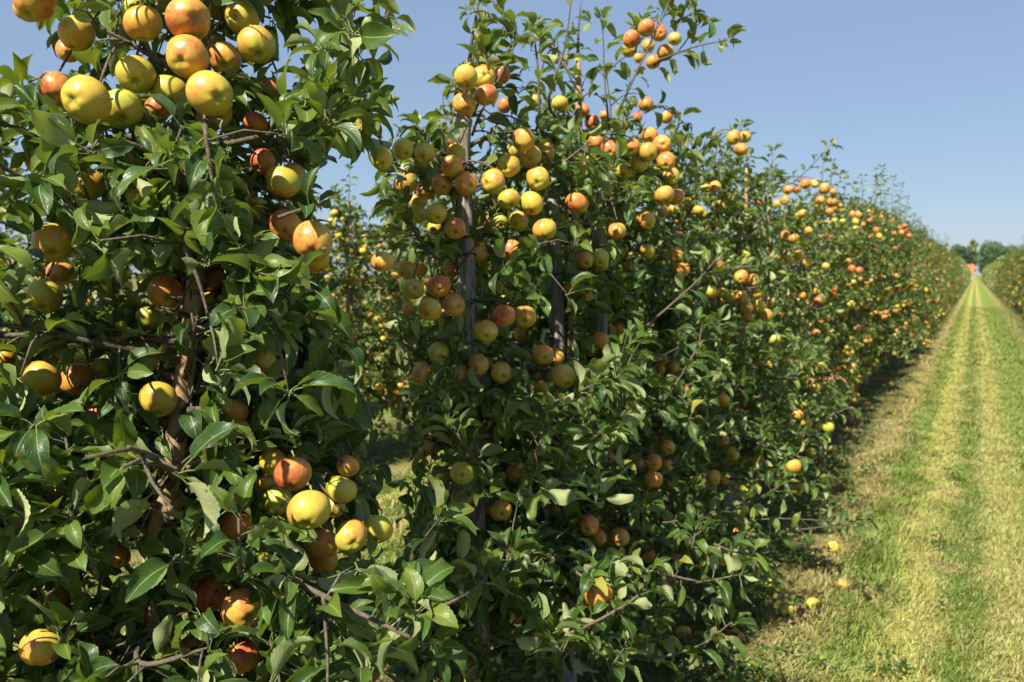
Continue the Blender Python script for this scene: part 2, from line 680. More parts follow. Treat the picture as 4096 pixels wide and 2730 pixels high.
CALYX_ME, STALK_ME = calyx_mesh(), stalk_mesh()
HUES = dict(y=(.44, .42), g=(.27, .95), o=(.69, .32), r=(.90, .2), d=(.62, .8), l=(.08, .95))


def place_apple(parent, origin, pos, dia, calyx, hue, detail=True, rnd=random):
    o = link('apple', rnd.choice(APPLE_ME), parent)
    q = (-Vector(calyx)).normalized().to_track_quat('Z', 'Y')
    # blush side roughly towards the light, with scatter
    loc_sun = q.inverted() @ (-SUN + Vector((rnd.uniform(-1, 1), rnd.uniform(-1, 1), rnd.uniform(-.6, .6))))
    q = q @ Quaternion((0, 0, 1), math.atan2(loc_sun.y, loc_sun.x))
    s_ = dia / AD
    o.location = Vector(pos) - origin
    o.rotation_mode = 'QUATERNION'
    o.rotation_quaternion = q
    o.scale = (s_, s_, s_ * rnd.uniform(.94, 1.03))
    r_, g_ = HUES[hue]
    o.color = (max(0, min(1, r_ + rnd.uniform(-.1, .1))), max(0, min(1, g_ + rnd.uniform(-.15, .15))), 0, 1)
    if detail:
        c = link('calyx', CALYX_ME, o)
        c.location = (0, 0, -.0275)
        t = link('stalk', STALK_ME, o)
        t.location = (0, 0, .020)
    return o


# ------------------------------------------------------------------ crowns
UP = Vector((0, 0, 1))
TOSUN = -SUN


def perp(v, rnd):
    a = v.cross(Vector((rnd.uniform(-1, 1), rnd.uniform(-1, 1), rnd.uniform(-1, 1))))
    if a.length < 1e-4:
        a = v.orthogonal()
    return a.normalized()


def leaf_matrix(p, d, nrm, s_):
    y = d.normalized()
    x = y.cross(nrm)
    if x.length < 1e-4:
        x = y.orthogonal()
    x.normalize()
    z = x.cross(y)
    return Matrix(((x.x * s_, y.x * s_, z.x * s_, p.x), (x.y * s_, y.y * s_, z.y * s_, p.y), (x.z * s_, y.z * s_, z.z * s_, p.z), (0, 0, 0, 1)))


def rosette(leaves, p, axis, k, size, rnd, spread=(45, 85)):
    axis = axis.normalized()
    a0 = perp(axis, rnd)
    b0 = axis.cross(a0)
    w = rnd.uniform(0, 6.28)
    for i in range(k):
        w += 2.4 + rnd.uniform(-.35, .35)
        e = math.radians(rnd.uniform(*spread))
        d = axis * math.cos(e) + (a0 * math.cos(w) + b0 * math.sin(w)) * math.sin(e)
        d.z -= rnd.uniform(-.2, .28)
        d.normalize()
        n = UP * .8 + axis * .15 + TOSUN * .15 + Vector((rnd.uniform(-1, 1), rnd.uniform(-1, 1), rnd.uniform(-.6, .6))) * .65
        if rnd.random() < .30:
            n = UP * .15 + Vector((rnd.uniform(-1, 1), rnd.uniform(-1, 1), rnd.uniform(-.8, .8)))
        s_ = size * rnd.uniform(.66, 1.18)
        leaves.append((leaf_matrix(p + d * (.28 * s_), d, n, s_), p + d * (.75 * s_)))


def bez(p0, d0, length, droop, n, rnd, wob=.06):
    pts = [p0.copy()]
    d = d0.normalized()
    st = length / n
    p = p0.copy()
    for i in range(n):
        d = (d + Vector((rnd.uniform(-1, 1), rnd.uniform(-1, 1), rnd.uniform(-1, 1))) * wob - UP * (droop / n)).normalized()
        p = p + d * st
        pts.append(p.copy())
    return pts


def shoot_leaves(leaves, pts, n, size, rnd, tip=5):
    """long shoot: alternate leaves all the way and a tuft at the tip"""
    L = len(pts) - 1
    w = rnd.uniform(0, 6.28)
    for i in range(n):
        t = (i + .6) / n * L
        j = min(int(t), L - 1)
        p = pts[j].lerp(pts[j + 1], t - j)
        ax = (pts[j + 1] - pts[j]).normalized()
        a0 = ax.orthogonal().normalized()
        b0 = ax.cross(a0)
        w += 2.4 + rnd.uniform(-.3, .3)
        e = math.radians(rnd.uniform(50, 85))
        d = ax * math.cos(e) + (a0 * math.cos(w) + b0 * math.sin(w)) * math.sin(e)
        d.z -= rnd.uniform(-.15, .32)
        d.normalize()
        nn = UP * .95 + TOSUN * .15 + Vector((rnd.uniform(-1, 1), rnd.uniform(-1, 1), rnd.uniform(-.5, .5))) * .5
        if rnd.random() < .25:
            nn = UP * .15 + Vector((rnd.uniform(-1, 1), rnd.uniform(-1, 1), rnd.uniform(-.8, .8)))
        s_ = size * rnd.uniform(.75, 1.15)
        leaves.append((leaf_matrix(p + d * (.28 * s_), d, nn, s_), p + d * (.75 * s_)))
    rosette(leaves, pts[-1], pts[-1] - pts[-2], tip, size * .75, rnd, (20, 60))


def smooth_pts(pts, n=6):
    out = []
    for i in range(n + 1):
        t = i / n * (len(pts) - 1)
        j = min(int(t), len(pts) - 2)
        out.append(pts[j].lerp(pts[j + 1], t - j))
    for _ in range(1):
        for i in range(1, n):
            out[i] = out[i] * .5 + (out[i - 1] + out[i + 1]) * .25
    return out


def make_tree(seed, height, nbr, reach, spur_gap, per, size, low=.38, base=Vector((0, 0, 0)), trunk=None, side=6, clip=None, lead=(.12, .32)):
    """returns trunk points, list of branches [(tubes, pts)], leaves [(matrix, centre)], fruit spots"""
    rnd = random.Random(seed)
    if trunk is None:
        x0 = rnd.uniform(-.05, .05)
        trunk = [base + Vector((x0 * math.sin(2.2 * t) + rnd.uniform(-.012, .012), .05 * math.sin(3 * t + seed) + rnd.uniform(-.012, .012), height * t))
                 for t in [i / 9 for i in range(10)]]
    leaves, branches, spots = [], [], []
    az = rnd.uniform(0, 6.28)
    nT = len(trunk) - 1
    for i in range(nbr):
        f = (i + .5) / nbr
        z = low + (height * .97 - low) * f ** (1.05 if clip else .92)
        t = (z - trunk[0].z) / (trunk[-1].z - trunk[0].z) * nT
        j = max(0, min(int(t), nT - 1))
        p = trunk[j].lerp(trunk[j + 1], max(0, min(1, t - j)))
        az += 2.4 + rnd.uniform(-.4, .4)
        prof = (1 - (.62 if clip else .74) * f ** 1.2) * rnd.uniform(.72, 1.12)
        L = reach * prof
        el = math.radians(rnd.uniform(-2, 32) + 25 * f ** 3)
        d = Vector((math.cos(az) * math.cos(el), math.sin(az) * math.cos(el), math.sin(el)))
        pts = bez(p, d, L, rnd.uniform(.1, .7) * (1 - .5 * f), 7, rnd, .10)
        if clip:
            cut = next((q for q in range(1, 8) if clip(pts[q]) or clip(pts[q].lerp(pts[q - 1], .5)) or clip(pts[q].lerp(pts[q - 1], .25)) or clip(pts[q].lerp(pts[q - 1], .75))), 8)
            if cut < 8:
                pts = smooth_pts(pts[:max(2, cut)], 7)
                L *= max(.15, (cut - 1) / 7)
        tb = Tubes()
        r0 = (.0085 * (1 - .5 * f) + .003) * rnd.uniform(.6, 1.1)
        tb.add(pts, [r0 * (1 - .8 * q / 7) + .0012 for q in range(8)], side)
        nsp = max(3, int(L / spur_gap))
        for q in range(nsp):
            tt = (.10 + .9 * (q + rnd.random() * .8) / nsp) * 7
            jj = min(int(tt), 6)
            pp = pts[jj].lerp(pts[jj + 1], tt - jj)
            ax = (pts[jj + 1] - pts[jj]).normalized()
            out = (perp(ax, rnd) + UP * .55 + ax * .5).normalized()
            if rnd.random() < .26:                       # side shoot
                sl = rnd.uniform(.10, .26) * (1 - .3 * f)
                sp = bez(pp, out, sl, rnd.uniform(-.2, .5), 4, rnd, .1)
                if clip and any(clip(q) for q in sp[1:]):
                    continue
                tb.add(sp, [.0035, .003, .0026, .002, .0014], 4)
                shoot_leaves(leaves, sp, max(3, int(sl / .028)), size, rnd, 4)
            else:
                sl = rnd.uniform(.015, .07)
                e = pp + out * sl
                tb.add([pp, e], [.003, .002], 4)
                rosette(leaves, e, out, per + rnd.randint(-1, 1), size, rnd)
                if rnd.random() < .5:
                    spots.append((e, out, len(branches)))
        shoot_leaves(leaves, pts[4:], 6, size, rnd, 6)
        branches.append((tb, pts))
    top = bez(trunk[-1], (trunk[-1] - trunk[-2]), rnd.uniform(*lead), .05, 4, rnd, .08)
    tb = Tubes()
    tb.add(top, [.006, .005, .004, .003, .0015], 5)
    shoot_leaves(leaves, top, 9, size * .9, rnd, 6)
    branches.append((tb, top))
    if not clip:                                     # upright water shoots above the crown
        for q in range(4):
            j = rnd.randint(5, nT - 1)
            st = trunk[j] + Vector((rnd.uniform(-.22, .22), rnd.uniform(-.22, .22), .1))
            sp = bez(st, Vector((rnd.uniform(-.35, .35), rnd.uniform(-.35, .35), 1)), rnd.uniform(.3, .6), .05, 4, rnd, .06)
            tb = Tubes()
            tb.add(sp, [.005, .0042, .0034, .0025, .0015], 4)
            shoot_leaves(leaves, sp, 13, size, rnd, 5)
            branches.append((tb, sp))
    return trunk, branches, leaves, spots


def to_np(ms):
    return np.array([[list(r) for r in m] for m in ms], dtype=np.float32).reshape(-1, 4, 4)


# ------------------------------------------------------------------ setting: ground
gm = ground_material()
me = bpy.data.meshes.new('ground')
me.from_pydata([(-700, -300, 0), (700, -300, 0), (700, 1500, 0), (-700, 1500, 0)], [], [(0, 1, 2, 3)])
me.materials.append(gm)
ground = link('ground', me)
tag(ground, 'flat orchard ground of mown grass alleys and bare strips under trees', 'ground', kind='structure')


# ------------------------------------------------------------------ survey of the photograph: apples (crop, x, y, diameter, calyx dx, dy, hue)
AP = [l.split() for l in '''A 505 590 280 -70 -5 y|A 715 645 240 5 75 g|A 1000 545 215 -10 75 g|A 1238 552 258 67 28 y|A 1100 335 245 -40 27 o
A 1110 110 255 53 -7 o|A 840 140 215 . . o|A 1425 95 200 -45 5 g|A 1510 265 220 15 75 y|A 1320 345 190 . . o|A 800 440 220 -5 50 y|A 930 640 150 5 40 o
A 330 525 200 . . r|A 1265 660 200 . . y|A 200 5 230 . . d|A 160 60 150 . . d|A 450 200 200 . . y|A 1665 1070 200 . . d|A 1725 1045 160 . . d|A 1840 1420 230 -5 70 d
A 1850 1530 180 . . y|A 1680 1330 190 . . r|A 1540 950 150 . . r|A 1600 520 130 . . r|A 1500 720 140 . . r|A 310 1430 220 0 70 y|A 785 45 100 0 -40 l|A 1200 30 120 . . o
A 1280 60 120 . . y|A 530 1080 180 . . y|A 400 300 130 . . o
C 420 330 180 . . o|C 312 500 230 -22 80 l|C 285 1070 255 -80 60 o|C 540 1080 230 . . o|C 1105 1215 245 0 105 y|C 1150 470 230 . . o|C 1470 380 200 . . o|C 1450 540 140 . . y
C 1040 650 170 . . l|C 680 1330 120 . . r|C 720 1000 140 . . y|C 1640 1300 180 . . y|C 1830 960 200 . . d|C 30 940 140 . . y
D 1620 135 205 -15 75 r|D 1515 70 150 . . y|D 1890 220 175 . . l|D 1710 335 235 -20 75 y|D 1540 280 160 . . g|D 1500 180 120 . . y|D 1925 90 130 . . d|D 1945 480 180 13 40 d
D 2090 440 170 . . l|D 1780 520 180 . . d|D 1790 610 160 . . d|D 1850 320 120 . . y|D 1300 430 180 . . o|D 1165 800 190 . . r|D 1345 880 235 50 60 o|D 235 1090 230 -20 95 y
D 530 1090 140 . . y|D 1340 1150 210 . . r|D 330 830 140 . . o|D 660 590 120 . . o|D 530 200 90 . . o|D 300 260 120 . . y|D 820 920 110 . . o|D 1060 1080 120 . . o|D 745 800 60 . . l
B 682 455 140 . . y|B 787 452 142 8 -12 o|B 890 445 115 . . o|B 800 560 140 . . o|B 675 620 135 15 30 o|B 1020 822 138 -40 48 o|B 965 890 110 . . y|B 1062 922 130 -7 18 y
B 932 975 135 -20 15 y|B 1105 1050 140 -5 30 y|B 842 1068 148 -47 12 o|B 935 1172 130 . . y|B 1068 1197 140 . . y|B 990 1300 122 -25 25 y|B 880 1310 110 . . g|B 1145 1352 140 . . y
B 600 975 132 -10 -25 r|B 545 1085 130 . . o|B 682 1080 138 33 15 r|B 622 905 120 . . y|B 312 880 130 25 40 g|B 440 900 125 . . g|B 188 935 120 -3 35 g|B 400 1190 110 . . y
B 400 1260 110 . . g|B 505 1260 130 10 30 y|B 620 1345 130 . . o|B 500 1340 90 . . y|B 190 1540 110 . . o|B 1335 1195 135 . . r|B 1235 610 100 . . y|B 1090 590 80 . . y|B 910 620 90 . . r
B 1365 655 90 . . r|B 1425 720 90 10 20 r|B 1495 680 60 . . r|B 1445 840 100 . . o|B 1525 880 110 5 20 r|B 1655 865 105 . . o|B 1755 895 110 . . y|B 1835 850 110 10 0 o|B 1760 800 105 . . o
B 1740 615 90 . . o|B 1865 690 75 . . o|B 1690 690 60 . . r|B 1860 950 110 . . o|B 1890 1035 100 . . d|B 1700 970 105 . . y|B 1610 1010 100 . . g|B 1745 165 105 . . o|B 1820 195 95 10 0 r
B 1655 230 100 . . r|B 1640 300 85 . . o|B 1755 270 75 . . o|B 1855 310 100 . . y|B 1785 365 90 . . o|B 1910 230 80 . . y|B 1700 340 60 . . d|B 1740 1295 110 . . d|B 1850 1150 120 . . d
B 1920 1160 100 . . d|B 2258 810 85 . . o|B 2325 805 70 5 0 o|B 2298 880 85 . . o|B 2095 1110 60 . . y|B 2150 1100 70 . . o|B 1920 1500 90 0 15 y|B 1470 1520 110 . . g|B 1570 1360 110 . . d
B 1750 1480 90 . . y|B 1380 1530 110 . . d|B 1900 1230 70 . . y|B 2050 1240 70 . . y|B 1840 1250 70 . . o
E 205 130 130 . . d|E 305 135 70 . . d|E 258 262 145 10 -7 y|E 430 245 160 0 30 r|E 368 400 165 . . d|E 533 370 155 37 15 o|E 230 400 90 . . o|E 480 450 120 . . o|E 515 125 120 . . d
E 862 440 160 -17 -10 r|E 1005 450 162 . . y|E 745 550 165 0 35 d|E 650 515 110 . . o|E 980 560 100 . . o|E 428 690 145 . . g|E 315 840 145 -25 50 d|E 695 770 145 . . d|E 850 825 145 . . y
E 690 890 100 . . d|E 1130 710 150 10 20 o|E 1215 715 120 . . o|E 1265 850 165 . . y|E 1120 940 125 -20 30 y|E 540 1020 80 . . l|E 1515 610 120 . . d|E 1435 670 110 . . d|E 1640 530 90 . . o
E 1510 95 120 . . g|E 1510 500 80 . . d|E 1570 1390 90 . . d|E 1640 1370 80 . . d|E 1775 1450 100 . . d|E 1870 1430 120 0 20 o|E 1965 1330 110 10 20 o|E 1930 1270 80 . . d|E 1960 1450 90 . . o
E 1870 1545 130 . . d|E 2245 280 100 . . g|E 2345 290 80 . . g|E 1910 800 80 . . y|E 2000 790 90 . . d|E 2325 1010 70 . . y|E 465 1520 110 . . g|E 585 1500 160 -5 15 g|E 720 1320 110 . . d
E 940 1500 120 . . o|E 1290 1550 80 . . o
F 730 230 100 . . d|F 845 240 150 5 30 d|F 1435 340 140 . . o|F 1490 420 130 . . d|F 1640 420 140 . . d|F 1200 240 110 . . d|F 1305 60 80 . . r|F 1840 540 90 . . o|F 1990 710 80 . . r
F 1265 820 90 . . o|F 2075 1060 110 . . d|F 2200 1050 110 . . r|F 1805 140 80 . . r|F 1650 210 50 . . o|F 1700 1370 60 . . r|F 1580 290 90 . . o|F 950 970 80 . . o|F 1290 1285 90 . . o
G 180 555 50 . . o|G 215 555 40 . . y|G 255 545 70 . . o|G 818 527 65 . . o|G 880 523 60 0 -5 y|G 937 558 70 . . o|G 990 575 40 . . o|G 910 630 60 . . o|G 985 640 65 . . o|G 970 700 50 . . o
G 690 627 60 . . o|G 640 653 55 . . y|G 765 562 55 . . r|G 708 565 60 . . o|G 800 715 60 . . y|G 690 850 62 0 10 o|G 745 872 70 . . o|G 838 820 50 . . o|G 775 975 70 . . y|G 710 1000 60 . . y
G 830 1020 60 . . o|G 945 1045 50 . . y|G 1112 715 40 . . o|G 1152 717 45 . . o|G 1132 765 45 . . y|G 1222 757 35 . . r|G 1262 815 38 . . r|G 1280 855 40 . . y|G 1415 800 32 . . r
G 1442 790 32 . . r|G 1445 822 32 . . r|G 1468 852 35 . . r|G 1420 832 32 . . y|G 1375 840 30 . . r|G 1045 1000 38 . . r|G 1088 1010 42 . . o|G 1110 1060 48 . . r|G 1155 1070 50 . . r
G 1298 1017 33 . . r|G 1380 935 30 . . o|G 1390 1103 32 . . o|G 1360 1047 33 . . o|G 415 1110 90 . . d|G 495 1130 80 . . d|G 415 1235 80 . . d|G 515 1215 80 . . o|G 525 1295 85 . . y
G 585 1265 75 . . d|G 450 1305 80 . . d|G 570 1350 85 . . y|G 455 1370 70 . . d|G 732 1232 50 . . y|G 795 1230 45 . . y|G 898 1258 55 . . o|G 945 1255 40 . . y|G 1105 1282 50 . . l
G 1058 1320 35 . . o|G 950 1370 50 . . d|G 1145 1432 45 . . o|G 1495 1360 30 . . y|G 1685 1343 26 . . y|G 625 1505 80 . . g|G 940 1455 55 . . d|G 885 1460 55 . . d|G 1330 1550 35 . . o
G 1300 1555 35 . . o
H 225 235 65 . . o|H 575 305 60 . . d|H 620 345 55 . . y|H 678 360 40 . . l|H 725 365 55 . . l|H 660 180 50 . . l|H 790 80 35 . . o|H 835 118 35 . . o|H 855 215 30 . . y|H 270 490 65 . . l
H 320 755 60 . . l|H 655 795 65 . . l|H 520 865 55 . . l|H 570 875 55 . . y|H 670 870 55 . . y|H 180 600 75 . . d|H 640 480 50 . . l|H 745 465 40 . . y|H 815 465 30 . . y|H 800 555 50 . . l
H 1020 160 30 . . y'''.replace('\n', '|').split('|')]

ROWX = -1.35
TREE_Y = [1.03, 2.10, 2.72, 3.30, 4.05, 4.75, 5.45, 6.2]
while TREE_Y[-1] < 74:
    TREE_Y.append(TREE_Y[-1] + .80 + .06 * math.sin(len(TREE_Y) * 2.7))
NEAR = 8

apples = []                         # [pos, dia, calyx dir, hue, px, py, radius px]
ar = random.Random(5)
for c, x, y, dia, cx, cy, hue in AP:
    x, y, dia = float(x), float(y), float(dia)
    px, py = crop(c, x, y)
    dpx = dia * CROPS[c][2] / 4
    D = ar.uniform(.073, .079)
    depth = FPX * D / dpx
    ray = (CF + CR * ((px * K - 512) / FPX) + CU * ((341 - py * K) / FPX))
    # an apple far smaller than its neighbours is partly hidden, not far away: keep it inside the row
    if px < 905:
        dep = max(1.24, min(1.66, 1.42 + .45 * (depth - 1.42)))
    else:
        plane = -1.02 / ray.x
        dep = max(-.55 / ray.x, min(-1.5 / ray.x, plane + .45 * (depth - plane)))
    D = max(.046, min(.088, dep * dpx / FPX))
    pos = CP + ray * dep
    if cx != '.':
        ux, uy = float(cx) / (dia * .5), float(cy) / (dia * .5)
    else:
        ux, uy = ar.uniform(-.5, .5), ar.uniform(.35, 1.1)
    l2 = ux * ux + uy * uy
    if l2 > .98:
        s_ = math.sqrt(.98 / l2)
        ux, uy, l2 = ux * s_, uy * s_, .98
    cal = CR * ux - CU * uy - ray.normalized() * math.sqrt(max(.02, 1 - l2))
    apples.append([pos, D, cal, hue, px, py, dpx / 2 / K])
# two apples cannot share a place: slide the farther one back along its line of sight
for it in range(14):
    for i in range(len(apples)):
        for j in range(i + 1, len(apples)):
            a, b = apples[i], apples[j]
            dv = b[0] - a[0]
            need = .47 * (a[1] + b[1])
            if dv.length < need:
                far, near = (b, a) if (b[0] - CP).length > (a[0] - CP).length else (a, b)
                for q, s_ in ((far, 1), (near, -.35)):
                    r_ = (q[0] - CP)
                    st = (need - dv.length) * .5 * s_
                    k_ = (r_.length + st) / r_.length
                    q[0] = CP + r_ * k_
                    q[1] *= k_

AX, AY, AR = (np.array([a[k] for a in apples]) for k in (4, 5, 6))
APOS = np.array([list(a[0]) for a in apples])
AZ = (APOS - np.array(CP)) @ np.array(CF)
ALIT = np.array([a[3] != 'd' for a in apples])
for q in range(14):                  # the open stretch of the big trunk and the top of the grey stake stand in the sun too
    w_ = q / 13
    APOS = np.vstack([APOS, list(at(440 - 68 * w_, 740 + 450 * w_, 1.58)), list(at(1083 + 20 * w_, 240 + 460 * w_, 2.40))])
ALIT = np.concatenate([ALIT, np.ones(28, dtype=bool)])
REACH = np.where(np.arange(len(APOS)) < len(apples), .32, .75)
SUNV = np.array(-SUN)
# regions of the view where sky or the next row shows between the crowns
SKY = [[(975, -80), (945, 60), (938, 185), (905, 215), (868, 262), (874, 310), (835, 385), (795, 350), (740, 378), (722, 415), (705, 440), (745, 450),
        (800, 478), (862, 430), (856, 335), (925, 262), (1000, 262), (1012, 215), (1055, 140), (1095, 105), (1058, 75), (1065, -80)],
       [(1645, -80), (1705, 90), (1705, 110), (1640, 178), (1600, 184), (1530, 192), (1560, 250), (1605, 310), (1650, 285), (1690, 285), (1735, 268), (1780, 305),
        (1745, 352), (1780, 350), (1805, 385), (1835, 400), (1880, 330), (1925, 332), (1895, 385), (1922, 420), (1935, 470), (1995, 405), (2070, 440), (2160, 490),
        (2140, 530), (2240, 570), (2420, 520), (2420, -80)],
       [(1205, -80), (1222, 30), (1265, 60), (1300, 90), (1300, -80)], [(1325, -80), (1335, 30), (1420, 60), (1440, 20), (1435, -80)],
       [(-80, -80), (70, -80), (78, 50), (70, 105), (105, 112), (70, 150), (25, 155), (25, 205), (-80, 205)],
       [(1335, 190), (1425, 180), (1400, 235), (1335, 232)]]
SKY += [[crop('B', *q) for q in P_] for P_ in (
    [(1060, -60), (1290, -60), (1270, 120), (1180, 120), (1100, 60)], [(1330, 480), (1400, 460), (1480, 480), (1560, 560), (1560, 620), (1340, 590)],
    [(1590, -60), (1700, -60), (1700, 130), (1600, 170), (1560, 80)],
    [(1720, 470), (2000, 480), (2300, 300), (2353, 0), (2353, 700), (2200, 740), (2100, 760), (2030, 780), (1990, 720), (1900, 600), (1800, 540), (1740, 540)])]
HOLE = [[(862, 1150), (932, 1130), (942, 1288), (880, 1302), (800, 1294), (800, 1276), (885, 1245)], [(872, 1040), (930, 1022), (948, 1080), (884, 1098)],
        [(715, 480), (850, 500), (870, 640), (905, 800), (930, 900), (925, 1050), (865, 1010), (820, 800), (760, 640)]]
TRUNK1 = [(452, 640), (440, 740), (424, 860), (413, 950), (395, 1080), (372, 1185), (366, 1215)]


def keep_leaf(c, tip, rnd, first):
    x, y, z = proj(c)
    x2, y2, z2 = proj(tip)
    x3, y3, z3 = proj(c * 1.9 - tip * .9)
    x4, y4, z4 = proj(c.lerp(tip, .5))
    xx = np.array((x, x2, x3, x4))
    for P_ in SKY:
        if in_poly(x, y, P_) or in_poly(x2, y2, P_):
            return rnd.random() < .02
    for P_ in HOLE:
        if in_poly(x, y, P_) or in_poly(x2, y2, P_):
            return rnd.random() < .10
    for i in range(len(TRUNK1) - 1):
        (xa, ya), (xb, yb) = TRUNK1[i], TRUNK1[i + 1]
        if ya <= y < yb:
            xm = xa + (xb - xa) * (y - ya) / (yb - ya)
            if np.abs(xx - xm).min() < 40 and z < 1.64 and rnd.random() < .93:
                return False
    xs = 1083 + (y - 230) * .043
    if np.abs(xx - xs).min() < 30 and 225 < y < 705 and z < 2.45 and rnd.random() < .9:
        return False
    xs = 1268 + (y - 425) * .06
    if np.abs(xx - xs).min() < 18 and 430 < y < 815 and z < 2.96 and rnd.random() < .8:
        return False
    # fruit hangs clear of the foliage on the outer and the sunny side
    d1 = np.minimum(np.minimum(np.hypot(AX - x, AY - y), np.hypot(AX - x2, AY - y2)), np.minimum(np.hypot(AX - x3, AY - y3), np.hypot(AX - x4, AY - y4)))
    if ((z < AZ + .02) & (d1 < AR * 1.05)).any() and rnd.random() < .965:
        return False
    for q in (c, tip):
        v = np.array(q) - APOS
        t = v @ SUNV
        off = np.sqrt(np.maximum(0, (v * v).sum(1) - t * t))
        if (ALIT & (t > 0) & (t < REACH) & (off < .036)).any() and rnd.random() < .72:
            return False
    if z < 1.12 or (c - CP).length < 1.15:
        return False
    return True


def clip_wood(p):
    x, y, z = proj(p)
    if any(in_poly(x, y, P_) for P_ in SKY + HOLE):
        return True
    return bool(((z < AZ) & (np.hypot(AX - x, AY - y) < AR * 1.05)).any())


def behind(p):
    """wood passes behind the fruit, not across its face"""
    x, y, z = proj(p)
    hit = (z < AZ + .05) & (np.hypot(AX - x, AY - y) < AR * 1.15)
    return at(x, y, float(AZ[hit].max()) + .07) if hit.any() else p


# ------------------------------------------------------------------ hand-surveyed shoots: tree index, depth, leaves, leaf size, points
SHOOTS = [l.split() for l in '''2 3.05 16 .085 1440,210 1490,110 1530,10|2 3.1 12 .085 1500,150 1560,120 1600,60|2 3.1 11 .085 1460,120 1470,60|2 3.05 12 .085 1540,60 1590,30
0 1.5 12 .085 20,1610 60,1500|0 1.55 12 .085 180,1620 200,1520|0 1.5 12 .085 330,1610 300,1500|0 1.6 12 .085 90,1450 130,1370|0 1.6 11 .085 260,1480 230,1400
0 1.5 12 .085 480,1610 500,1520|0 1.55 11 .085 20,1400 60,1320|0 1.5 11 .085 380,1450 350,1370|0 1.6 11 .085 560,1460 590,1400|0 1.55 12 .085 680,1610 700,1500|0 1.6 11 .085 780,1450 760,1400
0 1.6 11 .085 500,1330 470,1280|0 1.6 11 .085 120,1180 90,1120|0 1.65 11 .085 300,1240 330,1180|0 1.7 11 .085 100,1580 150,1540|0 1.7 11 .085 400,1590 420,1550|0 1.7 11 .085 10,1500 40,1460
0 1.75 12 .085 240,1600 270,1540|0 1.75 12 .085 600,1590 580,1530|0 1.8 12 .085 60,1640 90,1590|0 1.8 12 .085 340,1650 350,1580|0 1.7 12 .085 520,1400 540,1340|0 1.7 12 .085 180,1330 200,1270
0 1.62 15 .088 790,330 835,200 872,90 908,-20|0 1.58 9 .090 690,350 790,275 850,240|0 1.28 8 .088 470,285 485,400 497,478|0 1.30 7 .088 435,590 462,660 483,745
0 1.27 13 .084 225,1330 175,1190 150,1000|0 1.28 10 .085 552,1320 548,1190|0 1.27 8 .085 395,1515 440,1500 480,1488|0 1.32 9 .085 815,1565 850,1500 870,1455|0 1.5 5 .085 75,270 58,205
0 1.45 8 .085 20,620 70,560|0 1.5 9 .085 740,350 775,300 800,290|0 1.45 8 .09 640,270 690,255 745,250|0 1.4 8 .085 40,1060 25,960|0 1.35 7 .085 260,1290 230,1210
0 1.4 7 .085 620,640 680,690|0 1.3 8 .085 60,1290 110,1260|0 1.4 9 .085 770,20 800,60 820,120|0 1.35 7 .09 240,330 160,350|0 1.35 7 .085 700,1380 650,1330|0 1.5 8 .085 640,500 720,470
0 1.3 9 .085 120,1520 160,1440|0 1.3 9 .085 640,1540 620,1470|0 1.45 9 .085 890,1330 820,1340
1 2.25 13 .082 1120,230 1170,140 1195,60 1140,10|1 2.35 6 .085 1180,70 1110,20 1080,30|1 2.25 11 .082 1240,270 1236,150 1226,70|2 2.6 10 .082 1270,190 1300,110 1315,-20|1 2.2 10 .08 985,330 960,290
1 2.2 10 .085 1110,190 1120,140|1 2.2 8 .085 1300,370 1350,330|1 2.15 8 .085 940,500 930,470|1 2.2 9 .085 1240,560 1225,600|1 2.1 9 .085 1060,1010 1030,960
2 3.0 18 .082 1425,250 1470,150 1535,20 1550,-40|2 3.0 11 .082 1510,140 1600,105 1670,92|2 2.9 12 .08 1400,300 1388,170 1385,50|3 3.2 10 .08 1480,260 1520,240 1570,280|3 3.5 9 .08 1560,330 1580,390
4 4.3 9 .08 1660,360 1690,320 1705,285|5 4.6 10 .085 1755,490 1770,410 1776,352|6 5.8 10 .08 1845,400 1880,365 1908,333|5 5.0 10 .08 1690,420 1650,330|7 7.3 10 .085 1985,500 2010,440 2020,410
8 8.2 12 .085 2080,520 2110,500 2145,492|3 2.6 10 .08 1525,715 1610,640 1650,590|3 2.55 10 .08 1570,855 1608,790 1612,750|2 2.0 13 .082 1385,1420 1470,1370 1495,1310|2 2.05 10 .082 1370,1160 1372,1110
2 2.3 10 .08 1590,1260 1600,1210|1 2.0 9 .085 1165,1290 1170,1270|1 2.0 10 .085 1230,1040 1285,930|1 2.05 9 .085 1330,900 1370,880|3 3.1 14 .08 1590,1190 1740,1150 1800,1110
4 3.8 24 .085 1620,1200 1800,1190 1960,1200|4 3.6 18 .085 1680,1240 1850,1215 1985,1200|2 2.3 12 .08 1500,1310 1610,1340 1700,1320|2 2.3 12 .08 1560,1500 1620,1480 1680,1430|1 1.95 9 .085 1290,1500 1250,1440|2 2.1 11 .08 1400,1540 1440,1480
1 1.8 9 .085 1020,1200 960,1180|1 1.85 9 .085 1010,1290 960,1270|1 1.8 9 .085 1000,1400 950,1420|5 5.0 12 .08 1900,960 1960,930 1990,960|2 2.4 10 .08 1640,1250 1690,1270 1740,1275'''.replace('\n', '|').split('|')]


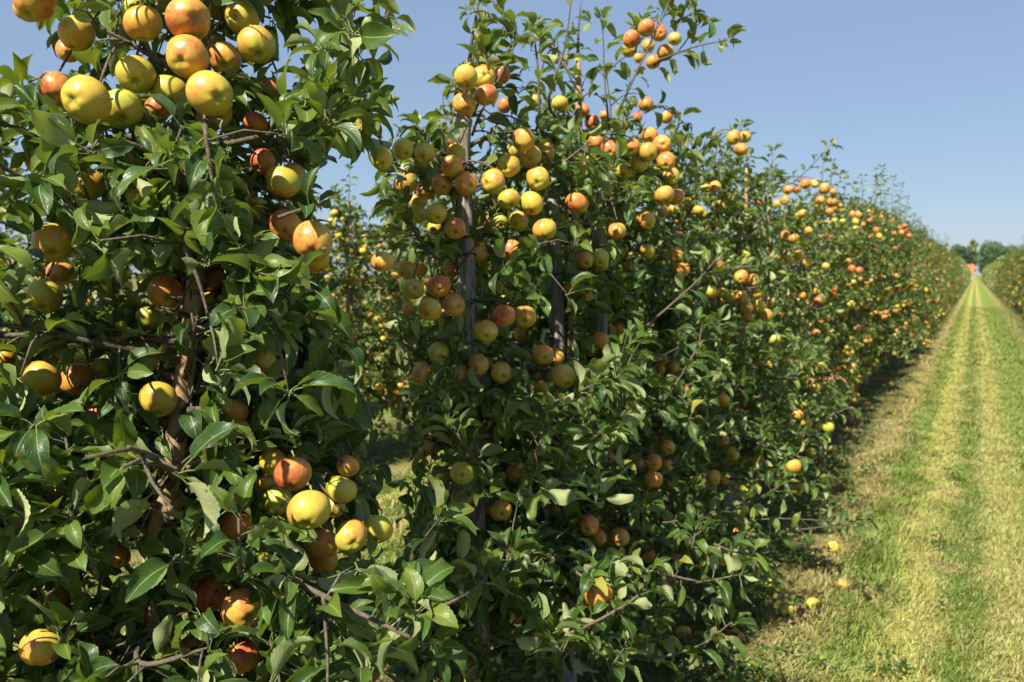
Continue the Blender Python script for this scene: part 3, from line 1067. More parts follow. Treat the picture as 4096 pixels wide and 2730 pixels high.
NAMES = {0: 'nearest apple tree, bare brown trunk showing and the largest apples of all',
         1: 'apple tree behind the grey stake with black ties, yellow fruit cluster at its top',
         2: 'third apple tree along the near row, fruit cluster on its leader against sky',
         3: 'fourth apple tree along the near row, shaded, beyond the dark stake',
         4: 'fifth apple tree along the near row, three apples on its tip',
         5: 'sixth apple tree along the near row, slim leafy shoot above it',
         6: 'seventh apple tree along the near row, crowned with many orange apples',
         7: 'eighth apple tree along the near row, just past the orange-crowned one'}
PARAM = {0: (2.45, 64, .70), 1: (2.25, 44, .64), 2: (2.42, 44, .70), 3: (2.2, 40, .72), 4: (2.2, 36, .74), 5: (2.2, 36, .70), 6: (2.3, 34, .68), 7: (2.2, 34, .68)}
tri_budget = 0
by_tree = {}
for a in apples:
    i = min(range(len(TREE_Y)), key=lambda k: abs(TREE_Y[k] - a[0].y))
    if a[4] < 905:
        i = 0
    elif i == 0:
        i = 1
    by_tree.setdefault(i, []).append(a)

for ti in range(NEAR):
    rnd = random.Random(900 + ti)
    H, nbr, reach = PARAM[ti]
    base = Vector((ROWX + rnd.uniform(-.03, .03), TREE_Y[ti], 0))
    trunk = None
    if ti == 0:
        base = Vector((at(360, 1300, 1.58).x, at(360, 1300, 1.58).y - .02, 0))
        up = [at(x, y, 1.60) for x, y in reversed(TRUNK1)]
        a0, a1 = up[0], up[-1]
        trunk = [base, base.lerp(a0, .5) + Vector((.01, 0, 0))] + up
        t3 = a1
        for k in range(5):
            t3 = t3 + Vector((.008 * math.sin(k * 2.), .012, .16))
            trunk.append(t3.copy())
        base = trunk[0].copy()
    tree = empty('apple_tree', base)
    tag(tree, NAMES[ti], 'apple tree', 'apple trees of the near row')
    trunk, branches, leaves, spots = make_tree(40 + ti, H, nbr, reach, .046 if ti < 4 else .052, 8 if ti == 0 else 7, .077 if ti == 0 else .074, .34, base, trunk, clip=clip_wood)
    if ti == 0:
        rad = [.030, .027, .025, .023, .0215, .020, .019, .018, .017] + [.015, .015, .012, .009, .006]
        rad = rad[:len(trunk)]
    else:
        rad = [.030 * (1 - .75 * k / (len(trunk) - 1)) + .003 for k in range(len(trunk))]
    tb = Tubes()
    tk = smooth_pts(trunk, 30)
    rk = [float(np.interp(q / 30, np.linspace(0, 1, len(rad)), rad)) for q in range(31)]
    tb.add(tk, rk, 14, .035)
    if ti == 0:
        k0 = at(378, 1108, 1.585)
        tb.add([k0, k0 - CR * .012 - CF * .006], [.013, .008], 8)      # pruning scar
        tb.add([at(395, 1085, 1.60), at(430, 1072, 1.57), at(470, 1062, 1.56), at(520, 1085, 1.58)], [.014, .012, .011, .009], 8, .06)
        tb.add([at(380, 1180, 1.60), at(420, 1150, 1.57), at(455, 1165, 1.57)], [.014, .012, .008], 8, .06)
    tb.obj('trunk', M_BARK, tree, base)

    # surveyed shoots
    for sp in SHOOTS:
        if int(sp[0]) != ti:
            continue
        dep, n, size = float(sp[1]), int(sp[2]), float(sp[3]) * .92
        pts = [at(*map(float, q.split(',')), dep) for q in sp[4:]]
        pts = smooth_pts(pts, 6) if len(pts) > 2 else [pts[0].lerp(pts[1], k / 4) for k in range(5)]
        lv = []
        shoot_leaves(lv, pts, n, size, rnd, 5)
        # joined to the nearest trunk point by a bough
        root = min(tk, key=lambda q: (q - (pts[0] - UP * .12)).length)
        tb2 = Tubes()
        dr = (pts[1] - pts[0]).normalized()
        gap = (pts[0] - root).length
        p1, p2 = root.lerp(pts[0], .33) + UP * .02, pts[0] - dr * (gap * .35)
        arc = [root * (1 - w) ** 3 + p1 * (3 * w * (1 - w) ** 2) + p2 * (3 * w * w * (1 - w)) + pts[0] * w ** 3 for w in [k / 14 for k in range(14)]]
        arc = arc[6:]
        if any(clip_wood(q) for q in arc):
            arc = []
        tb2.add(arc + pts, [.005 - .0001 * k for k in range(len(arc))] + [.0042 - .0026 * k / len(pts) for k in range(len(pts))], 6)
        branches.append((tb2, arc + pts))
        if arc:
            shoot_leaves(lv, arc, max(4, int(gap / .06)), size, rnd, 0)
        leaves += [(m_, c_, True) for m_, c_ in lv]

    # inner spurs that thicken the crown between the boughs
    if ti < 4:
        x0, x1, y0, y1, z0, z1, cnt = [(-1.75, -.88, .45, 1.62, .50, 2.25, 1100), (-1.7, -.82, 1.75, 2.5, .40, 2.0, 480),
                                       (-1.7, -.80, 2.4, 3.1, .35, 2.1, 360), (-1.7, -.8, 3.0, 3.7, .35, 2.1, 260)][ti]
        for q in range(cnt):
            p = Vector((rnd.uniform(x0, x1), rnd.uniform(y0, y1), z0 + (z1 - z0) * rnd.random() ** 1.35))
            if clip_wood(p) or (p - CP).length < 1.25:
                continue
            bi, near = min(((k, min(b_[1], key=lambda w: (w - p).length)) for k, b_ in enumerate(branches)), key=lambda w: (w[1] - p).length)
            v = p - near
            if v.length > .20 or any(clip_wood(near.lerp(p, q_ / 5)) for q_ in range(5)):
                continue
            new = []
            rosette(new, p, v.normalized() + UP * .5 + Vector((.4, -.3, 0)), 8, .077 if ti == 0 else .074, rnd)
            new = [l_ for l_ in new if keep_leaf(l_[1], l_[1] + (l_[1] - p) * .5, rnd, ti == 0)]
            if len(new) < 3:
                continue
            branches[bi][0].add([near, near.lerp(p, .5) + UP * .012, p], [.0026, .0022, .0016], 4)
            leaves += new

    fil = []
    for L_ in leaves:
        m_, c_ = L_[0], L_[1]
        d_ = Vector((m_[0][1], m_[1][1], m_[2][1]))
        hand = len(L_) > 2
        tip = m_.translation + d_ * .9
        if hand:
            x, y, z = proj(c_)
            ok = not any(in_poly(x, y, P_) for P_ in HOLE)
            x2, y2, z2 = proj(tip)
            if in_poly(x, y, SKY[0]) and rnd.random() < .75:
                ok = False
            if ti == 0 and 690 < y < 1220 and z < 1.66 and min(abs(x - (440 - .15 * (y - 740))), abs(x2 - (440 - .15 * (y - 740)))) < 48 and rnd.random() < .95:
                ok = False
            if 225 < y < 705 and z < 2.45 and min(abs(x - 1083 - .043 * (y - 230)), abs(x2 - 1083 - .043 * (y - 230))) < 30 and rnd.random() < .9:
                ok = False
            for f_ in (-.9, -.4, 0, .5, 1.0):
                x, y, z = proj(c_ + (tip - c_) * f_)
                if ok and ((z < AZ) & (np.hypot(AX - x, AY - y) < AR * .95)).any() and rnd.random() < .7:
                    ok = False
        else:
            ok = keep_leaf(c_, tip, rnd, ti == 0)
        if ok:
            fil.append((m_, c_))
    # the 300 leaves that show largest are parts of their own
    cells = {}
    info = []
    for k, (m_, c_) in enumerate(fil):
        x, y, z = proj(c_)
        nz = Vector((m_[0][2], m_[1][2], m_[2][2])).normalized()
        area = (m_.col[1].length / z) ** 2 * (.35 + abs(nz.dot((CP - c_).normalized())))
        info.append((x, y, z, area))
        key = (int(x // 34), int(y // 34))
        cells.setdefault(key, []).append((z, k))
    score = np.zeros(len(fil))
    for key, lst in cells.items():
        lst.sort()
        for rank, (z, k) in enumerate(lst):
            x, y = info[k][0], info[k][1]
            vis = 1.0 if (-20 < x < 2375 and -20 < y < 1590) else .02
            score[k] = info[k][3] * vis * (.55 ** rank)
    order = np.argsort(-score)
    own = set(order[:300].tolist())
    rest_m, rest_c = [], []
    for k, (m_, c_) in enumerate(fil):
        if k in own:
            o = link('leaf', HERO_ME[rnd.randrange(len(HERO_ME))], tree)
            mm = m_.copy()
            mm.translation = mm.translation - base
            o.matrix_basis = mm
        else:
            mm = m_.copy()
            mm.translation = mm.translation - base
            rest_m.append(mm)
    ch = np.array([rnd.randrange(len(MIDL)) for _ in rest_m])
    if ti < 5:
        V, F, U = merge(MIDL if ti < 2 else MIDS, to_np(rest_m), ch)
    else:
        V, F, U = merge(SMALL, to_np(rest_m), ch % len(SMALL))
    o = link('foliage', fast_mesh('foliage', V, F, M_LEAF, U), tree)
    o['kind'] = 'stuff'
    # fruit
    mine = list(by_tree.get(ti, []))
    n0 = len(mine)
    nr = 18 if ti == 0 else 34 if ti < 3 else 52
    rnd.shuffle(spots)
    for e, out, bi in spots:
        if nr <= 0:
            break
        p = e + Vector((rnd.uniform(-.02, .02), rnd.uniform(-.02, .02), -.055))
        x, y, z = proj(p)
        bad = p.z < .25 or any(in_poly(x, y, P_) for P_ in SKY + HOLE) or z < 1.3
        for a in mine:
            if (a[0] - p).length < .078:
                bad = True
        for a in apples:
            if math.hypot(x - a[4], y - a[5]) < a[6] + 40 / z and z < (a[0] - CP).dot(CF) + .05:
                bad = True
        if bad:
            continue
        mine.append([p, rnd.uniform(.064, .076), Vector((rnd.uniform(-.6, .6), rnd.uniform(-.6, .6), -1)), rnd.choice('yyyooogd'), x, y, 0])
        nr -= 1
    for k, a in enumerate(mine):
        place_apple(tree, base, a[0], a[1], a[2], a[3], detail=(a[0] - CP).length < 3.2, rnd=rnd)
        # fruiting twig back to the wood
        top = a[0] - a[2].normalized() * (a[1] * .42) + UP * .02
        best, bd, bb = None, 9, 0
        for bi, (tb_, pts) in enumerate(branches):
            for q in pts[1:]:
                dd = (q - top).length + (.25 if q.z < top.z - .05 else 0) + (.4 if (q - CP).length < (top - CP).length - .01 else 0)
                if dd < bd:
                    best, bd, bb = q, dd, bi
        path = [best.lerp(top, q / 6) + UP * ((.02 + .06 * bd) * math.sin(math.pi * q / 6)) for q in range(7)] if best is not None else []
        if path and bd < .40 and not any(clip_wood(q) for q in path[:5]):
            branches[bb][0].add(path, [.0036 - .0002 * q for q in range(7)], 5)
    for tb_, pts in branches:
        tb_.obj('branch', M_TWIG, tree, base)

# ------------------------------------------------------------------ trees further down the rows: four kinds, shared meshes
PROTO = []
for k in range(5):
    rnd = random.Random(70 + k)
    trunk, branches, leaves, spots = make_tree(170 + k, 2.5 + .14 * (k % 3), 32, .68 + .03 * (k % 2), .052, 7, .082, .30, side=4, lead=(.25, .5))
    tb = Tubes()
    tb.add(trunk, [.028 * (1 - .75 * q / 9) + .003 for q in range(10)], 7, .04)
    tr_me = bpy.data.meshes.new('trunk')
    tr_me.from_pydata([tuple(v) for v in tb.v], [], tb.f)
    tr_me.materials.append(M_BARK)
    tb = Tubes()
    for t_, pts in branches:
        b0 = len(tb.v)
        tb.v += t_.v
        tb.f += [tuple(i + b0 for i in f) for f in t_.f]
    br_me = bpy.data.meshes.new('boughs')
    br_me.from_pydata([tuple(v) for v in tb.v], [], tb.f)
    br_me.materials.append(M_TWIG)
    ch = np.array([rnd.randrange(len(SMALL)) for _ in leaves])
    V, F, U = merge(SMALL, to_np([l[0] for l in leaves]), ch)
    cr_me = fast_mesh('crown', V, F, M_LEAF_FAR, U)
    rnd.shuffle(spots)
    mats, loc = [], []
    for e, out, bi in spots[:84]:
        for q in range(rnd.choice((1, 1, 2))):
            s_ = rnd.uniform(.064, .078)
            R = Quaternion((rnd.uniform(-1, 1), rnd.uniform(-1, 1), rnd.uniform(-1, 1)), rnd.uniform(-.6, .6)).to_matrix() @ Matrix.Rotation(rnd.uniform(-1.2, 1.2) + math.pi * 1.4, 3, 'Z')
            mm = (R * s_).to_4x4()
            mm.translation = e + Vector((out.x * .035 + rnd.uniform(-.05, .05), out.y * .035 + rnd.uniform(-.05, .05), -.05 - .06 * q))
            mats.append(mm)
    ch = np.array([rnd.randrange(4) for _ in mats])
    V, F, U = merge(APPLE_SMALL, to_np(mats), ch)
    loc = np.concatenate([np.tile(APPLE_SMALL[c][0] * AD, (int((ch == c).sum()), 1)) for c in range(4) if (ch == c).any()])
    ap_me = fast_mesh('apples', V, F, M_APPLES, None, loc)
    PROTO.append((tr_me, br_me, cr_me, ap_me))


def far_tree(x, y, k, rz, s_, label, group, fruit=True):
    t = empty('apple_tree', (x, y, 0))
    t.rotation_euler.z = rz
    t.scale = (s_, s_, s_ * random.uniform(.97, 1.07))
    tag(t, label, 'apple tree', group)
    tr_me, br_me, cr_me, ap_me = PROTO[k]
    link('trunk', tr_me, t)
    link('boughs', br_me, t)['kind'] = 'stuff'
    link('crown', cr_me, t)['kind'] = 'stuff'
    link('apples', ap_me, t)['kind'] = 'stuff'
    return t


ORD = {8: 'ninth', 9: 'tenth', 10: 'eleventh', 11: 'twelfth', 12: 'thirteenth', 13: 'fourteenth', 14: 'fifteenth', 15: 'sixteenth'}
rt = random.Random(31)
for i in range(NEAR, len(TREE_Y)):
    lab = ('%s apple tree along the near row, counted from the big trunk' % ORD[i]) if i in ORD else 'apple tree merging into the far part of the near row'
    t = far_tree(ROWX + rt.uniform(-.05, .05), TREE_Y[i], rt.randrange(5), rt.uniform(0, 6.28), rt.uniform(.83, .90) if TREE_Y[i] < 10.5 else rt.uniform(.94, 1.01) if TREE_Y[i] < 16 else rt.uniform(.80, 1.06), lab,
                 'apple trees of the near row' if i in ORD else 'far apple trees of the near row')
    if i in by_tree:
        t.rotation_euler.z = 0
        sc_ = t.scale.x
        t.scale = (sc_, sc_, sc_)
        for a in by_tree[i]:
            place_apple(t, Vector((0, 0, 0)), (a[0] - t.location) / sc_, a[1] / sc_, a[2], a[3], detail=False, rnd=rt)
y = 15.0
while y < 74:
    far_tree(2.02 + rt.uniform(-.06, .06), y, rt.randrange(5), rt.uniform(0, 6.28), rt.uniform(1.0, 1.1), 'apple tree in the row across the grass alley',
             'apple trees across the alley')
    y += rt.uniform(.76, .90)
y = 3.0
while y < 20:
    far_tree(-8.05 + rt.uniform(-.06, .06), y, rt.randrange(5), rt.uniform(0, 6.28), rt.uniform(.88, .98), 'apple tree two rows back, just a patch of green in the gaps',
             'apple trees two rows back')
    y += rt.uniform(.95, 1.1)
y = 2.2
BACK = ['apple tree of the row behind, seen at the photo edge past the big tree', 'apple tree of the row behind, glimpsed through gaps in the near row']
while y < 17:
    far_tree(-4.7 + rt.uniform(-.06, .06), y, rt.randrange(5), rt.uniform(0, 6.28), rt.uniform(.86, .94), BACK[0] if y < 3.6 else BACK[1],
             'apple trees of the row behind' if y >= 3.6 else 'apple trees of the row behind, at the edge')
    y += rt.uniform(.58, .70)


# far parts of the two rows: one mass each
def far_row(name, x0, y0, y1, label):
    n = int((y1 - y0) * 230)
    Y = rng.uniform(y0, y1, n)
    bump = 2.85 + .22 * np.sin(Y * 7.5 + x0) + .15 * np.sin(Y * 2.3)
    Z = .25 + (bump - .25) * rng.random(n) ** .8
    half = .68 * (1 - .55 * (Z / 2.7) ** 2)
    ang = rng.uniform(0, 2 * np.pi, n)
    X = x0 + half * np.cos(ang) * rng.uniform(.6, 1.05, n)
    V = np.empty((n, 4, 3), dtype=np.float32)
    a = rng.normal(size=(n, 3))
    a /= np.linalg.norm(a, axis=1)[:, None]
    b = np.cross(a, rng.normal(size=(n, 3)))
    b /= np.linalg.norm(b, axis=1)[:, None]
    s_ = rng.uniform(.06, .15, n)[:, None]
    c = np.column_stack([X, Y, Z])
    V[:, 0], V[:, 1], V[:, 2], V[:, 3] = c - a * s_, c + b * s_ * .6, c + a * s_, c - b * s_ * .6
    F = np.arange(n * 4).reshape(n, 4)
    U = np.tile(np.array([(.1, .5), (.5, .9), (.9, .5), (.5, .1)], dtype=np.float32), (n, 1))
    o = link(name, fast_mesh(name, V.reshape(-1, 3), F, M_LEAF_FAR, U))
    tag(o, label, 'orchard row', kind='stuff')
    n2 = int((y1 - y0) * 14)
    mats = []
    for _ in range(n2):
        yy = random.uniform(y0, y1)
        zz = random.uniform(.5, 2.35)
        w = .62 * (1 - .5 * (zz / 2.7) ** 2)
        mm = Matrix.Scale(random.uniform(.07, .085), 4)
        mm.translation = (x0 + random.choice((-1, 1)) * w * random.uniform(.85, 1.0), yy, zz)
        mats.append(mm)
    ch = np.zeros(n2, dtype=int)
    V, F, U = merge([apple_shape(3, 7, 4)], to_np(mats), ch)
    l_ = np.tile(apple_shape(3, 7, 4)[0] * AD, (n2, 1))
    p = link('apples', fast_mesh('apples', V, F, M_APPLES, None, l_), o)
    p['kind'] = 'stuff'


far_row('distant_orchard_row', ROWX, 74.5, 236, 'far end of the near orchard row blending into green')
far_row('distant_orchard_row', 2.02, 74.5, 236, 'far end of the orchard row across the alley')

# ------------------------------------------------------------------ stakes with ties
def stake(x, y, h_, r_, label, lean=(0, 0), ties=(), seed=0):
    rnd = random.Random(seed)
    root = empty('wooden_stake', (x, y, 0))
    tag(root, label, 'stake', 'tree stakes of the near row')
    t = Tubes()
    n = 26
    pts = [Vector((lean[0] * q / n, lean[1] * q / n, h_ * q / n - .02)) for q in range(n + 1)]
    t.add(pts, [r_ * (1 + .05 * math.sin(q * .9 + seed) + rnd.uniform(-.02, .02)) * (.9 if q == n else 1) for q in range(n + 1)], 14, .02)
    t.obj('post', M_STAKE, root)
    for z in ties:
        c = Vector((lean[0] * z / h_, lean[1] * z / h_, z))
        tt = Tubes()
        ring = [c + Vector((math.cos(w) * r_ * 1.10, math.sin(w) * r_ * 1.10, .004 * math.sin(2 * w + z * 9))) for w in [2 * math.pi * q / 20 for q in range(21)]]
        tt.add(ring, [.0026] * 21, 6)
        tt.add([ring[3], ring[3] + Vector((.03, .035, .02)), ring[3] + Vector((.05, .07, .0))], [.0022] * 3, 5)
        tt.obj('wire_tie', M_TIE, root)
    return root


p = at(418, 900, 1.68)
stake(p.x - .012, p.y + .02, 2.0, .024, 'greenish wooden stake standing behind the thick trunk', (.02, .02), (1.35,), 1)
pt, pb = at(1083, 232, 2.42), at(1120, 1400, 2.42)
zt = pt.z
stake(pb.x, pb.y, zt, .0265, 'grey weathered stake with black ties and apples on top', ((pt.x - pb.x) * zt / (zt - pb.z + .001), (pt.y - pb.y)), (zt - .04, zt - .19, zt - .205, zt - .27, zt - .275, 1.71, 1.66), 2)
pt, pb = at(1268, 425, 2.95), at(1315, 1200, 2.95)
stake(pb.x, pb.y, pt.z, .027, 'dark brown shaded stake behind the yellow apple cluster', (pt.x - pb.x, pt.y - pb.y), (1.6, 1.2), 3)
pt = at(1382, 600, 3.3)
stake(pt.x + .02, pt.y, 2.05, .027, 'stake half hidden in the shaded foliage beyond the dark stake', (-.03, 0), (1.5,), 4)
pt = at(1690, 455, 5.2)
stake(pt.x, pt.y, pt.z, .03, 'pale stake top showing beneath the three-apple tip', (0, 0), (1.8,), 5)
pt = at(1762, 480, 6.0)
stake(pt.x, pt.y, pt.z, .03, 'stake top next to the slim leafy shoot', (0, 0), (1.8,), 6)

# ------------------------------------------------------------------ fallen apples
FALL = [('H', 525, 1230, 'l', 'yellow fallen apple on dry grass, the one closest to the tree'), ('H', 650, 1210, 'g', 'yellow fallen apple on the open straw edge'),
        ('H', 440, 1105, 'g', 'dull green fallen apple in shade under the tree'), ('H', 483, 1118, 'g', 'half lit fallen apple beside the dull green one'),
        ('H', 785, 1117, 'y', 'orange-yellow fallen apple at the edge of the shadow'), ('H', 745, 935, 'y', 'fallen apple farther up by the low branch')]
WIND = []
for c, x, y, hue, lab in FALL:
    px, py = crop(c, x, y)
    ray = at(px, py, 1.0) - CP
    k_ = (.028 - EYE) / ray.z
    p = CP + ray * k_
    o = place_apple(None, Vector((0, 0, 0)), Vector((p.x, p.y, .038)), .069, Vector((random.uniform(-1, 1), random.uniform(-1, 1), random.uniform(-.1, .9))), hue)
    o.name = 'fallen_apple'
    WIND.append(o)
    tag(o, lab, 'apple', 'fallen apples in the grass')

# dead brown leaves caught in the row and by the lowest branch
def dead(px, py, dep, n, ti, seed, spread=.12):
    rnd = random.Random(seed)
    roots = [o for o in col.objects if o.name.startswith('apple_tree') and o.parent is None]
    p = at(px, py, dep)
    t = min(roots, key=lambda o: (o.location.xy - p.xy).length)
    for k in range(n):
        d = Vector((rnd.uniform(-1, 1), rnd.uniform(-1, 1), rnd.uniform(-.8, .3)))
        m_ = leaf_matrix(p + Vector((rnd.uniform(-1, 1), rnd.uniform(-1, 1), rnd.uniform(-.5, .5))) * spread, d, UP + d.orthogonal(), rnd.uniform(.05, .08))
        o = link('dead_leaf', DEAD_ME[k % len(DEAD_ME)], t)
        o.matrix_basis = t.matrix_basis.inverted() @ m_
        o['label'] = 'withered orange-brown leaf'


DEAD_ME = []
for q in range(4):
    v, f, u = HERO[q]
    v = v.copy()
    v[:, 0] *= .6
    DEAD_ME.append(fast_mesh('dead_leaf', v, f, M_DEAD, u))
bpy.context.view_layer.update()
dead(1890, 870, 5.6, 14, 0, 1, .14)
dead(1690, 1465, 2.35, 3, 0, 2, .03)

# ------------------------------------------------------------------ grass
def grass(name, boxes, label):
    Vs = []
    for (x0, x1, y0, y1, dens, h0, h1, wd, flat) in boxes:
        n = int((x1 - x0) * (y1 - y0) * dens)
        x = rng.uniform(x0, x1, n)
        y_ = y0 + (y1 - y0) * rng.random(n) ** 1.25
        patch = .65 + .5 * np.sin(x * 9 + np.sin(y_ * 5)) * np.sin(y_ * 7 + x * 3) + .25 * rng.random(n)
        h_ = rng.uniform(h0, h1, n) * patch.clip(.35, 1.3)
        a = rng.uniform(0, 2 * np.pi, n)
        lean = rng.uniform(.15, 1.0, n) * h_ * flat
        dx, dy = np.cos(a) * lean + .25 * h_, np.sin(a) * lean - .15 * h_
        w = wd * rng.uniform(.6, 1.3, n)
        b = a + np.pi / 2 + rng.uniform(-.5, .5, n)
        sx, sy = np.cos(b) * w, np.sin(b) * w
        V = np.empty((n, 5, 3), dtype=np.float32)
        V[:, 0] = np.column_stack([x - sx, y_ - sy, np.zeros(n)])
        V[:, 1] = np.column_stack([x + sx, y_ + sy, np.zeros(n)])
        V[:, 2] = np.column_stack([x + dx * .4 + sx * .75, y_ + dy * .4 + sy * .75, h_ * .6])
        V[:, 3] = np.column_stack([x + dx * .4 - sx * .75, y_ + dy * .4 - sy * .75, h_ * .6])
        V[:, 4] = np.column_stack([x + dx, y_ + dy, h_ * (1.0 - .25 * flat)])
        Vs.append(V)
    V = np.concatenate(Vs)
    n = len(V)
    i = np.arange(n)[:, None] * 5
    T = np.concatenate([i + np.array([[0, 1, 2]]), i + np.array([[0, 2, 3]]), i + np.array([[3, 2, 4]])])
    o = link(name, fast_mesh(name, V.reshape(-1, 3), T, blade_material()))
    tag(o, label, 'grass', kind='stuff')
    return o


grass('grass', [(-.62, 1.3, 2.3, 7.5, 9000, .025, .055, .0022, 1.3), (-.62, -.28, 2.3, 9.0, 7000, .06, .12, .0026, 1.1), (-1.9, -.55, 1.6, 7.0, 1500, .02, .06, .0025, 1.4),
                (-.62, 1.5, 7.5, 16, 3200, .03, .06, .0036, 1.2), (-.60, 1.3, 16, 45, 600, .035, .07, .008, 1.0), (-1.9, -.6, 7, 16, 900, .03, .07, .004, 1.2), (-1.5, -.6, 16, 40, 400, .03, .07, .008, 1.2), (-.8, -.5, 2.3, 7, 3500, .03, .06, .0018, 2.2)],
      'mown grass of the alley with pale wheel tracks and straw')
grass('grass', [(-4.0, -1.9, 2.0, 9.0, 2600, .04, .09, .004, 1.0)], 'sunlit grass of the next alley seen between the trees')


def litter():
    rnd = random.Random(12)
    ms = []
    for k in range(260):
        p = Vector((rnd.gauss(-1.0, .28), 1.8 + 8 * rnd.random() ** 1.4, rnd.uniform(.012, .03)))
        d = Vector((rnd.uniform(-1, 1), rnd.uniform(-1, 1), rnd.uniform(-.1, .1)))
        ms.append(leaf_matrix(p, d, UP + Vector((rnd.uniform(-.5, .5), rnd.uniform(-.5, .5), 0)), rnd.uniform(.04, .07)))
    ch = np.array([rnd.randrange(len(SMALL)) for _ in ms])
    V, F, U = merge(SMALL, to_np(ms), ch)
    tag(link('leaf_litter', fast_mesh('leaf_litter', V, F, M_LITTER, U)), 'withered brown leaves strewn on the ground under the near row', 'leaf litter', kind='stuff')


litter()


# weeds: low leafy clumps on the strip
def weeds():
    rnd = random.Random(3)
    ms = []
    for k in range(150):
        x, y_ = rnd.uniform(-1.15, -.52), 2.0 + 5.5 * rnd.random() ** 1.3
        if rnd.random() < .12:
            x = rnd.uniform(-.5, .5)
        c = Vector((x, y_, 0))
        if any((o.location.xy - c.xy).length < .2 for o in WIND):
            continue
        lv = []
        big = rnd.uniform(.018, .04)
        for q in range(rnd.randint(3, 9)):
            rosette(lv, c + Vector((rnd.uniform(-.06, .06), rnd.uniform(-.06, .06), rnd.uniform(.02, .10))), UP, 5, big, rnd, (35, 80))
        ms += [l[0] for l in lv]
    ch = np.array([rnd.randrange(len(SMALL)) for _ in ms])
    V, F, U = merge(SMALL, to_np(ms), ch)
    o = link('weeds', fast_mesh('weeds', V, F, M_WEED, U))
    tag(o, 'low green weeds on the strip beneath the near row', 'weeds', kind='stuff')


weeds()

# ------------------------------------------------------------------ far end: house and trees
def house():
    root = empty('house', (-4.5, 270, 0))
    tag(root, 'small white house with orange tiled roof at the alley end', 'house')
    wm = plain_material('white_render', (.62, .61, .58), .9, .05, 2)
    rm = plain_material('orange_tiles', (.52, .13, .05), .85, .2, 3)
    gmat = plain_material('dark_pane', (.03, .035, .04), .2)
    w, d, e, t = 3.9, 3.2, 1.9, 4.3
    V = [(-w, -d, 0), (w, -d, 0), (w, d, 0), (-w, d, 0), (-w, -d, e), (w, -d, e), (w, d, e), (-w, d, e), (-w, 0, t - .2), (w, 0, t - .2)]
    F = [(0, 1, 5, 4), (1, 2, 6, 9, 5), (2, 3, 7, 6), (3, 0, 4, 8, 7)]
    mesh_obj('wall', V, F, wm, root, smooth=False)
    o_ = .35
    th = .12
    V = []
    for dz in (0, th):
        V += [(-w - o_, -d - o_, e - .25 + dz), (w + o_, -d - o_, e - .25 + dz), (w + o_, 0, t + dz), (-w - o_, 0, t + dz), (w + o_, d + o_, e - .25 + dz), (-w - o_, d + o_, e - .25 + dz)]
    F = [(0, 3, 2, 1), (3, 5, 4, 2), (6, 7, 8, 9), (9, 8, 10, 11), (0, 1, 7, 6), (4, 5, 11, 10), (1, 2, 8, 7), (2, 4, 10, 8), (3, 0, 6, 9), (5, 3, 9, 11)]
    mesh_obj('roof', V, F, rm, root, smooth=False)
    for x in (-2.2, .1):
        V = [(x - .45, -d - .03, .7), (x + .45, -d - .03, .7), (x + .45, -d - .03, 1.6), (x - .45, -d - .03, 1.6),
             (x - .45, -d + .05, .7), (x + .45, -d + .05, .7), (x + .45, -d + .05, 1.6), (x - .45, -d + .05, 1.6)]
        mesh_obj('window', V, [(0, 1, 2, 3), (4, 7, 6, 5), (0, 4, 5, 1), (3, 2, 6, 7), (0, 3, 7, 4), (1, 5, 6, 2)], gmat, root, smooth=False)


house()


def far_leaf_mat(name, a, b):
    m, nt, out = nt_new(name)
    h = N(nt)
    c = h.mix(h.rnd(), a, b)
    p = h.bsdf(Base_Color=c, Roughness=.7)
    h.put(out.inputs[0], p.outputs[0])
    return m


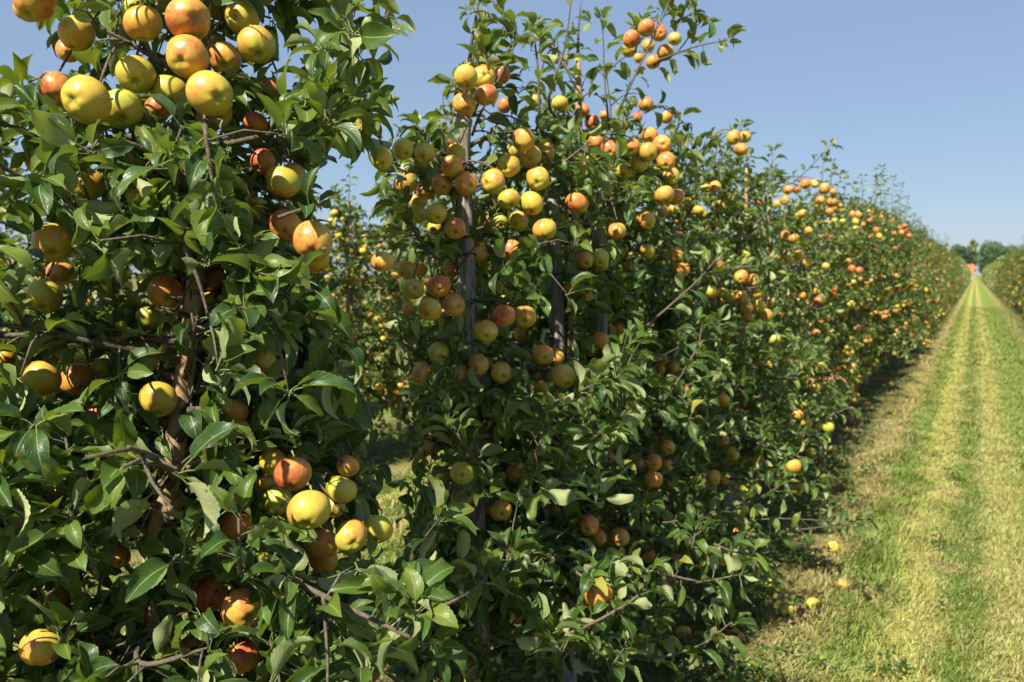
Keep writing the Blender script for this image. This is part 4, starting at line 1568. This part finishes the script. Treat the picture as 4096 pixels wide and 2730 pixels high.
def woodland_tree(x, y_, h_, w, label, cols, seed, slim=False):
    r2 = np.random.default_rng(seed)
    root = empty('deciduous_tree', (x, y_, 0))
    tag(root, label, 'tree', 'trees at the end of the alley')
    t = Tubes()
    t.add([(0, 0, -.1), (.1, 0, h_ * .3), (0, .1, h_ * .75)], [.35, .28, .1], 8)
    for k in range(5):
        a = k * 1.3
        t.add([(0, 0, h_ * (.3 + .07 * k)), (math.cos(a) * w * .5, math.sin(a) * w * .5, h_ * (.5 + .07 * k))], [.14, .05], 6)
    t.obj('trunk', M_BARK, root)
    lob = 26 if not slim else 16
    cs, rs = [], []
    for k in range(lob):
        f = (k + .5) / lob
        prof = math.sin(math.pi * (.12 + .80 * f)) ** .7
        a = k * 2.4
        rr = w * prof * r2.uniform(.35, .75)
        cs.append((rr * math.cos(a), rr * math.sin(a), h_ * (.18 + .74 * f)))
        rs.append(w * r2.uniform(.28, .42))
    n = 9000
    ci = r2.integers(0, lob, n)
    dr = r2.normal(size=(n, 3))
    dr /= np.linalg.norm(dr, axis=1)[:, None]
    c = np.array(cs)[ci] + dr * (np.array(rs)[ci] * r2.uniform(.75, 1.08, n))[:, None]
    a = np.cross(dr, r2.normal(size=(n, 3))) + dr * .4
    a /= np.linalg.norm(a, axis=1)[:, None]
    b = np.cross(a, dr)
    s_ = r2.uniform(.12, .32, n)[:, None]
    V = np.stack([c - a * s_, c + b * s_ * .7, c + a * s_, c - b * s_ * .7], axis=1)
    o = link('crown', fast_mesh('crown', V.reshape(-1, 3), np.arange(n * 4).reshape(n, 4), far_leaf_mat('far_leaf', *cols)), root)
    o['kind'] = 'stuff'


G1, G2, G3 = ((.03, .07, .02), (.06, .12, .03)), ((.02, .05, .018), (.04, .08, .03)), ((.11, .15, .05), (.16, .19, .07))
woodland_tree(4.5, 285, 11.0, 5.2, 'broad round green tree above the orange roof', G1, 1)
woodland_tree(-4.5, 300, 11.0, 4.2, 'dark tree just beyond the near row end', G2, 2)
woodland_tree(-1.0, 335, 15.2, 2.2, 'pale slim tree rising behind the round one', G3, 3, True)
woodland_tree(16.5, 300, 10.2, 5.0, 'dark tree beyond the row across the alley', G2, 4)
woodland_tree(11.0, 330, 11.0, 5.0, 'low green tree between the round and the dark tree', G1, 5)
woodland_tree(-11.5, 310, 12.0, 4.6, 'tall green tree mostly hidden behind the near row', G1, 6)
